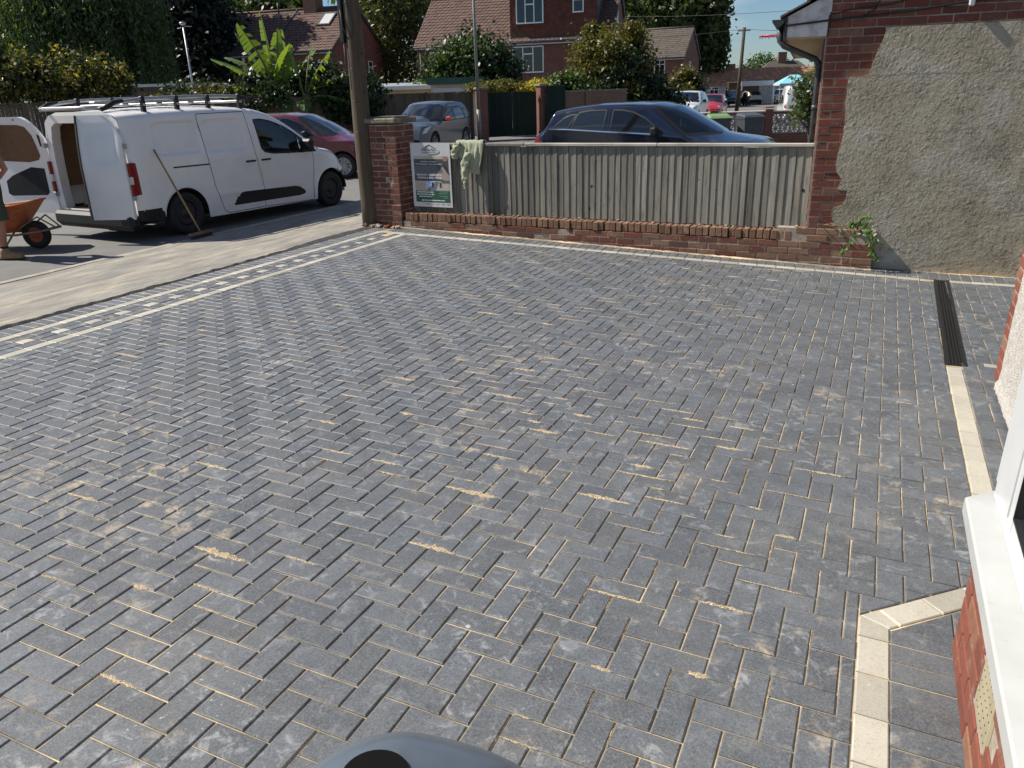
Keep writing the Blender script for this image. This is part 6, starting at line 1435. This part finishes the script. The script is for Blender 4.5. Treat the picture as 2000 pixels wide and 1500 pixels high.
# ---------------------------------------------------------------- banana plant
BN=empty('banana_plant',(-19.6,23.3,-.05),0,'tall banana plant with long torn leaves above the far fence','plant')
M_BAN=None
t=NT('banana_leaf'); w=t.coord(); st=t.noise(3,3,stretch=(1,1,1)); cc=t.mix(t.ramp(st,[(.35,0.),(.65,1.)]),(.035,.085,.018),(.07,.14,.03)); t.col(cc); t.set(Roughness=.35)
tl=t.new('ShaderNodeBsdfTranslucent'); tl.inputs['Color'].default_value=(.40,.58,.04,1); mx=t.new('ShaderNodeMixShader'); mx.inputs['Fac'].default_value=.24; t.l(t.b.outputs[0],mx.inputs[1]); t.l(tl.outputs[0],mx.inputs[2]); t.l(mx.outputs[0],t.out.inputs['Surface']); M_BAN=t.m
M_STALK=pm('banana_stalk',(.16,.17,.06),(.10,.10,.04),8,.6)
m=MB(); m.tube([(0,0,0),(0,0,1.0),(.02,0,2.0)],[.16,.14,.11],10); m.tube([(.9,.3,0),(.9,.3,1.2),(.95,.3,1.8)],[.12,.10,.08],8); m.build('stem',M_STALK,BN)
def bleaf(base,dirv,L,w,bend,torn=.25,roll=0):
    dx,dy,dz=dirv; d=Vector((dx,dy,dz)).normalized(); m=MB(); n=22; P=[]; p=Vector(base); cur=d.copy()
    for i in range(n): P.append(p.copy()); p=p+cur*(L/(n-1)); cur=(cur+Vector((0,0,-bend/(n-1)))).normalized()
    sgn=[(P[min(i+1,n-1)]-P[max(i-1,0)]).normalized() for i in range(n)]; q0=max(1,int(n*.16))
    side=[s.cross(Vector((math.sin(roll),math.cos(roll)*.2,1))).normalized() for s in sgn]
    for i in range(q0,n-1):
        u=(i-q0)/(n-1-q0); u2=(i+1-q0)/(n-1-q0); wf=lambda v:w*(math.sin(math.pi*min(1,v*.93+.05))**.6); 
        for sg in (-1,1):
            if rnd.random()<torn*.5: continue
            dr=rnd.uniform(.05,.45)*torn*2; up_=sgn[i].cross(side[i])*.22
            a=P[i]; b_=P[i+1]; e0=a+side[i]*sg*wf(u)+Vector((0,0,-dr*wf(u)))+up_*wf(u); e1=b_+side[i]*sg*wf(u2)*(.96)+Vector((0,0,-dr*wf(u2)))+up_*wf(u2)-(b_-a)*rnd.uniform(0,.12)
            m.add([a,b_,e1,e0],[(0,1,2,3)])
    lf=m.build('leaf',M_BAN,BN); k=MB(); k.tube([tuple(q) for q in P],[.035*(1-i/n)+.006 for i in range(n)],5); k.build('midrib',M_STALK,lf)
r2,f2=RT2,FW2
def dv(r_,u,f_=0): return tuple(r2*r_+f2*f_+Vector((0,0,u)))
tp=(.0,0,1.9)
bleaf(tp,dv(-.10,1.0,.05),2.75,.30,.25,.12,.4)
bleaf(tp,dv(-.42,.9,.1),2.5,.30,.5,.2)
bleaf(tp,dv(-.75,.8,-.1),2.5,.32,.7,.25)
bleaf(tp,dv(-.95,.55,.1),2.5,.32,.9,.3)
bleaf(tp,dv(-1,.35,-.2),2.3,.34,1.2,.35)
bleaf(tp,dv(-.9,.1,.2),2.0,.34,1.3,.4)
bleaf(tp,dv(.12,1.0,-.1),2.2,.26,.4,.3)
bleaf(tp,dv(.30,.9,-.2),1.9,.34,.6,.12)
bleaf(tp,dv(.5,.8,.3),2.2,.24,.5,.6)
bleaf((.9,.3,1.75),dv(.45,.9,.0),1.9,.24,.5,.6)
bleaf((.9,.3,1.75),dv(.15,1,.2),2.0,.22,.4,.6)
bleaf((.9,.3,1.75),dv(.9,.35,-.1),1.7,.28,1.0,.5)
bleaf((.9,.3,1.75),dv(1,.15,.2),1.8,.28,1.1,.5)
bleaf((.9,.3,1.75),dv(.2,.3,-1),1.2,.26,1.3,.3)
bleaf(tp,dv(-.25,1,-.15),2.6,.34,.8,.45,-.5)
bleaf(tp,dv(-.6,.95,.2),2.5,.34,1.1,.5)
bleaf(tp,dv(-1,.75,-.3),2.7,.36,1.5,.5)
bleaf(tp,dv(-1,.5,.3),2.4,.36,1.8,.55)
bleaf(tp,dv(.05,1,.25),2.4,.30,.8,.5,.9)
bleaf((.9,.3,1.75),dv(.7,.7,.1),1.9,.30,.8,.4)
bleaf((.9,.3,1.75),dv(-.1,1,-.1),1.9,.30,.5,.4,.5)
bleaf(tp,dv(-.3,.2,-1),1.3,.30,1.3,.3); bleaf(tp,dv(.5,.15,-.9),1.3,.30,1.3,.3)
tree('garden_shrub','dense dark shrub growing round the foot of the banana plant',(-18.6,24.6,-.05),1.6,.1,[(-.2,0,1.75,1.1,.8,1.1,1),(1.0,.4,1.7,1.0,.8,1.0,1),(-1.8,-1,1.9,1.2,.8,.9,1)],9000,.10,LD,limbs=5,spread=.7)
tree('garden_shrub','pale flowering shrub between the lamp post and the banana plant',(-22.3,21.4,-.05),1.6,.1,[(.6,0,1.95,1.0,.7,.6,1),(1.4,.6,1.85,1.0,.7,.5,1)],4500,.06,LD,limbs=5,spread=.7,extra=(LA,[(.6,.2,1.9,1.7,.8,.4,1)],2000,.07))
# trailing plant over the fence foot behind the van
tree('garden_shrub','ivy clump on the fence between the van and the maroon car',(-19.35,22.3,-.05),1.3,.05,[(0,-.1,1.75,1.0,.35,.5,1)],2500,.07,LD,limbs=3,spread=.4)

pz=empty('utility_pole',(-19.55,12.35,-.05),0,'grey timber pole standing in front of the hedge at the end of the fence','pole'); m=MB(); m.tube([(.35,0,0),(-.25,0,7)],[.17,.13],12); m.build('shaft',M_FENCEB,pz); m=MB(); m.tube([(.1,-.16,2.2),(-.1,-.15,4.5)],.03,6); m.build('cable_guard',M_BLACK,pz)
# ================================================================ wheelbarrow
BW_=empty('wheelbarrow',(-10.37,7.07,-.05),math.atan2(.40,.92),'dusty orange wheelbarrow with red patches and one black tyre','wheelbarrow')
t=NT('barrow_orange'); cc=t.mix(t.ramp(t.noise(5,5,.65),[(.4,0.),(.62,1.)]),(.42,.10,.035),(.50,.17,.07)); cc=t.mix(t.ramp(t.noise(3.2,4,.6),[(.58,0.),(.66,.9)]),cc,(.36,.02,.025)); cc=t.mix(t.ramp(t.noise(8,6,.7),[(.5,0.),(.8,.7)]),cc,(.50,.33,.20)); t.col(cc); t.set(Roughness=.65); M_BARROW=t.m
M_DUST=pm('dusty_inside',(.55,.33,.20),(.46,.24,.13),8,.85)
# tray: rim ring, floor ring
rim=[(-1.02,-.29,.56),(-1.02,.29,.56),(-.5,.36,.57),(.0,.33,.62),(.13,.17,.655),(.15,0,.665),(.13,-.17,.655),(.0,-.33,.62),(-.5,-.36,.57)]
flo=[(-.80,-.17,.26),(-.80,.17,.26),(-.5,.21,.245),(-.25,.19,.245),(-.19,.09,.25),(-.18,0,.25),(-.19,-.09,.25),(-.25,-.19,.245),(-.5,-.21,.245)]
n=len(rim)
m=MB(); m.add(rim+flo,[(i,(i+1)%n,n+(i+1)%n,n+i) for i in range(n)]+[tuple(range(n,2*n))],True); o=fixn(m.build('tray',M_BARROW,BW_)); 
m=MB(); m.add([(p[0]*.985,p[1]*.985,p[2]+.001) for p in rim]+[(p[0],p[1]*.98,p[2]+.008) for p in flo],[(i,(i+1)%n,n+(i+1)%n,n+i) for i in range(n)]+[tuple(range(n,2*n))],True); i_=fixn(m.build('tray_lining',M_DUST,o))
m=MB(); m.tube(rim+[rim[0]],.012,6,caps=False); m.build('rolled_rim',M_BARROW,o)
M_FRAME=pm('dirty_frame',(.26,.21,.16),(.14,.115,.09),12,.8)
for s in (1,-1):
    m=MB(); m.tube([(-1.55,s*.29,.60),(-1.2,s*.27,.50),(-.85,s*.20,.235),(-.2,s*.15,.21),(.10,s*.11,.24),(.32,s*.05,.285)],.016,8); m.build('handle',M_FRAME,BW_)
    m=MB(); m.tube([(-.70,s*.20,.23),(-.74,s*.24,.02),(-.62,s*.24,.012),(-.42,s*.20,.22)],.014,8); m.build('leg',M_FRAME,BW_)
    m=MB(); m.tube([(-.12,s*.16,.30),(.12,s*.10,.44),(.32,s*.05,.285)],.011,6); m.build('stay',M_FRAME,BW_)
m=MB(); m.bar((.32,-.06,.285),(.32,.06,.285),.03,.03); m.bar((0,-.13,.195),(0,.13,.195),.02,.02); m.build('axle',M_FRAME,BW_)
m=MB(); r_=.19; m.lathe([(.105,-.035),(.13,-.048),(.165,-.046),(.185,-.03),(.19,0),(.185,.03),(.165,.046),(.13,.048),(.105,.035)],28,'y',(0,0,.19)); wh=m.build('wheel',M_RUBBER,BW_); m=MB(); m.lathe([(.001,-.04),(.03,-.04),(.04,-.02),(.085,-.022),(.108,-.036),(.108,.036),(.085,.022),(.04,.02),(.03,.04),(.001,.04)],24,'y',(0,0,.19)); m.build('rim',pm('rim_orange',(.40,.07,.02),(.28,.06,.025),9,.6),wh)
# ================================================================ the person with the barrow
PS=empty('person',(-10.19,6.41,-.05),math.atan2(.40,.92)-math.pi/2,'person in dark green shorts and tan boots standing by the wheelbarrow','person')
t=NT('skin_tanned'); cc=t.mix(t.ramp(t.noise(7,4),[(.35,0.),(.65,1.)]),(.42,.20,.125),(.34,.15,.09)); t.col(cc); t.set(Roughness=.5,Subsurface_Weight=.12); t.b.inputs['Subsurface Radius'].default_value=(.01,.004,.002); M_SKIN=t.m
body=MB()
def limb(pts,rad,n=12): body.tube(pts,rad,n)
def blob(c,r,n=14):
    prof=[(max(.001,math.sin(math.pi*i/10)),-math.cos(math.pi*i/10)) for i in range(11)]; mm=MB(); mm.lathe(prof,n,'z'); body.add([(c[0]+v[0]*r[0],c[1]+v[1]*r[1],c[2]+v[2]*r[2]) for v in mm.v],mm.f,True)
# local: y forwards (towards the barrow), x to the right; a slight forward stoop, right leg stepping
for s,fy in ((1,.16),(-1,-.14)):
    limb([(s*.095,.0,.93),(s*.105,.06+fy*.45,.72),(s*.105,.05+fy*.75,.50),(s*.105,.0+fy*.9,.36),(s*.105,-.03+fy,.20),(s*.105,-.03+fy,.09)],[.098,.088,.062,.060,.045,.040])
    limb([(s*.105,-.05+fy,.05),(s*.108,.04+fy,.045),(s*.112,.14+fy,.03)],[.042,.042,.034])
    limb([(s*.20,.06,1.40),(s*.26,.09,1.25),(s*.285,.13,1.09),(s*.24,.06,1.0),(s*.19,-.02,.955)],[.058,.05,.043,.038,.029])
    limb([(s*.19,-.015,.957),(s*.165,-.05,.945),(s*.15,-.085,.94)],[.030,.036,.026])
    for k in range(4):
        a=.022*(k-1.5); limb([(s*.155,-.075,.94+a),(s*.15,-.115+.004*abs(k-1.2),.94+a*1.1),(s*.125,-.135,.938+a*1.1),(s*.105,-.14,.937+a*1.1)],[.0105,.010,.0095,.008],8)
    limb([(s*.185,-.02,.98),(s*.17,-.01,1.0),(s*.155,.02,1.01)],[.012,.0105,.009],8)
limb([(0,.0,.90),(0,.005,1.02),(0,.02,1.15),(0,.05,1.30),(0,.075,1.42)],[.135,.125,.13,.145,.12],16)
limb([(-.18,.065,1.405),(0,.075,1.42),(.18,.065,1.405)],[.06,.08,.06]); limb([(0,.075,1.42),(0,.10,1.50),(0,.115,1.56)],[.062,.055,.055])
blob((0,.135,1.655),(.073,.092,.112)); blob((0,.20,1.60),(.045,.04,.04)); limb([(0,.222,1.675),(0,.245,1.645),(0,.225,1.632)],[.009,.013,.010],8)
for s in (1,-1): blob((s*.078,.125,1.65),(.012,.02,.03),8)
pb=body.build('body',M_SKIN,PS); rm=pb.modifiers.new('remesh','REMESH'); rm.mode='VOXEL'; rm.voxel_size=.0085; rm.use_smooth_shade=True; sm_=pb.modifiers.new('smooth','SMOOTH'); sm_.iterations=4; sm_.factor=.5
M_SHORT=pm('dark_green_shorts',(.045,.055,.035),(.06,.07,.045),14,.9,.5,60,.01); M_SHIRT=pm('dark_red_vest',(.08,.02,.022),(.06,.015,.02),14,.9,.4,60,.008); M_BOOT=pm('tan_boot',(.30,.19,.09),(.22,.135,.065),12,.75,.4,70,.006); M_HAIR=pm('dark_hair',(.025,.018,.012),(.05,.035,.022),60,.6,.8,120,.01,stretch=(1,1,.2)); M_SOCK=pm('black_sock',(.015,.015,.016),(.022,.022,.024),40,.95)
m=MB()
for s,fy in ((1,.16),(-1,-.14)): m.tube([(s*.085,0,.97),(s*.098,.03+fy*.2,.84),(s*.106,.06+fy*.5,.68),(s*.108,.055+fy*.72,.49)],[.125,.128,.118,.106],16,caps=False)
m.tube([(0,0,.84),(0,0,.93),(0,.004,1.03)],[.155,.155,.142],18,caps=False); q=m.build('shorts',M_SHORT,PS)
m=MB(); m.tube([(0,.004,.98),(0,.01,1.08),(0,.03,1.2),(0,.055,1.32),(0,.075,1.42),(0,.08,1.47)],[.145,.143,.150,.165,.145,.08],20,caps=False)
for s in (1,-1): m.tube([(s*.12,.07,1.40),(s*.205,.06,1.385),(s*.245,.04,1.30)],[.085,.075,.066],14,caps=False)
m.build('vest',M_SHIRT,PS)
for s,fy in ((1,.16),(-1,-.14)):
    m=MB(); m.tube([(s*.105,-.035+fy,.02),(s*.105,-.035+fy,.10),(s*.105,-.03+fy,.15)],[.057,.054,.052],14); m.tube([(s*.105,-.085+fy,.036),(s*.106,-.02+fy,.055),(s*.11,.07+fy,.05),(s*.114,.16+fy,.038),(s*.115,.20+fy,.03)],[.036,.054,.052,.045,.028],14); bo_=m.build('boot',M_BOOT,PS); m=MB(); m.prism([(s*.105-.042,-.11+fy),(s*.105+.042,-.11+fy),(s*.105+.052,.05+fy),(s*.118+.046,.17+fy),(s*.115,.225+fy),(s*.11-.04,.17+fy),(s*.105-.046,.05+fy)],0,.022); m.build('sole',M_DARK,bo_)
    m=MB(); m.tube([(s*.105,-.03+fy,.145),(s*.105,-.03+fy,.175)],[.050,.049],14,caps=False); m.build('sock',M_SOCK,PS)
hm_=MB(); mm=MB(); mm.lathe([(max(.001,math.sin(math.pi*i/16)),math.cos(math.pi*i/16)) for i in range(9)],18,'z'); hm_.add([(v[0]*.083,.118+v[1]*.100,1.672+v[2]*.107-.03*max(0,-v[1])) for v in mm.v],mm.f,True); hm_.build('hair',M_HAIR,PS)
for s in (1,-1):
    m=MB(); mm=MB(); mm.lathe([(max(.001,math.sin(math.pi*i/8)),-math.cos(math.pi*i/8)) for i in range(9)],10,'z'); m.add([(s*.030+v[0]*.011,.213+v[1]*.008,1.672+v[2]*.007) for v in mm.v],mm.f,True); m.build('eye',M_WHITE,PS)
m=MB(); m.bar((-.022,.236,1.607),(.022,.236,1.607),.006,.008); m.build('mouth',pm('lip',(.30,.10,.08),(.26,.09,.07),9,.5),PS)
# ================================================================ broom leaning on the van
BRM=empty('broom',(-8.53,8.21,-.02),0,'wooden stable broom leaning against the side of the white van','broom')
vt=van.location; 
a=Vector((0,0,.06)); topw=Vector((-9.10,8.16,1.178))-Vector((-8.53,8.21,-.02))
m=MB(); m.tube([tuple(a),tuple(a.lerp(topw,.5)),tuple(topw)],.0135,8); m.build('handle',wood_mat('broom_handle',(.42,.28,.15),(.30,.19,.10),(.15,.10,.06)),BRM)
m=MB(); m.bar((.02,-.23,.075),(-.01,.22,.075),.055,.035); hd_=m.build('head',wood_mat('broom_head',(.30,.21,.13),(.2,.14,.09),(.1,.07,.05),grain='y'),BRM)
m=MB()
for i in range(220):
    u=rnd.random(); p=Vector((.02-.03*u+rnd.uniform(-.02,.02),-.22+.43*u,.06)); m.bar(tuple(p),tuple(p+Vector((rnd.gauss(0,.012),rnd.gauss(0,.008),-.062))),.003,.003)
m.build('bristles',pm('bristle_dark',(.05,.04,.03),(.09,.07,.05),20,.9),hd_)['kind']='stuff'
# ================================================================ machine in front of the camera position
MC=empty('paving_machine',(0,0,0),0,'rounded silver grey machine cowl with a black oval opening standing on the paving','machine')
MC.matrix_world=GD@Matrix.Translation((-.540,.764,0))@Matrix.Rotation(R(24.5),4,'Z')
M_COWL=pm('silver_plastic',(.13,.155,.185),(.10,.12,.145),5,.22,spec=.7,metallic=.3)
M_COWLD=pm('grey_plastic',(.16,.17,.18),(.11,.115,.12),9,.55)
# local: x right, y away from the camera position
m=MB()
def cow(u,v):
    a=-math.pi/2+math.pi*2*u; rr=math.sin(v*math.pi/2)**.8; z=.82-.08*(1-math.cos(v*math.pi/2))
    ex=.26 if math.cos(a)>0 else .17; ey=.12 if math.sin(a)>0 else .26
    x=ex*rr*math.cos(a); y=ey*rr*math.sin(a)-.01; z-=.15*max(0,x)+.05*max(0,-x)
    return (x,y,z)
m.grid(64,28,cow)
def skirt(u,v):
    x,y,z=cow(u,1); return (x*(1-.12*v),y*(1-.12*v),z-.12*v)
m.grid(64,4,skirt); cw_=m.build('cowl',M_COWL,MC)
m=MB(); m.prism([(-.03+.052*math.cos(a),-.032+.05*math.sin(a)) for a in np.linspace(0,6.283,33)[:-1]],.70,.8225); m.build('opening',pm('deep_black',(.002,.002,.002),(.003,.003,.003),4,.7,spec=.1),cw_)  # solid black disc on the cowl; the dark of the hollow is painted
m=MB(); m.prism([(-.16,-.2),(.16,-.2),(.17,.08),(-.14,.08)],.20,.62); m.build('engine_box',M_COWLD,MC)
m=MB(); m.bbox(-.26,.26,-.30,.12,.003,.06,.012); m.bbox(-.20,.20,-.24,.08,.06,.20,.02); m.build('base_plate',M_STEEL,MC)
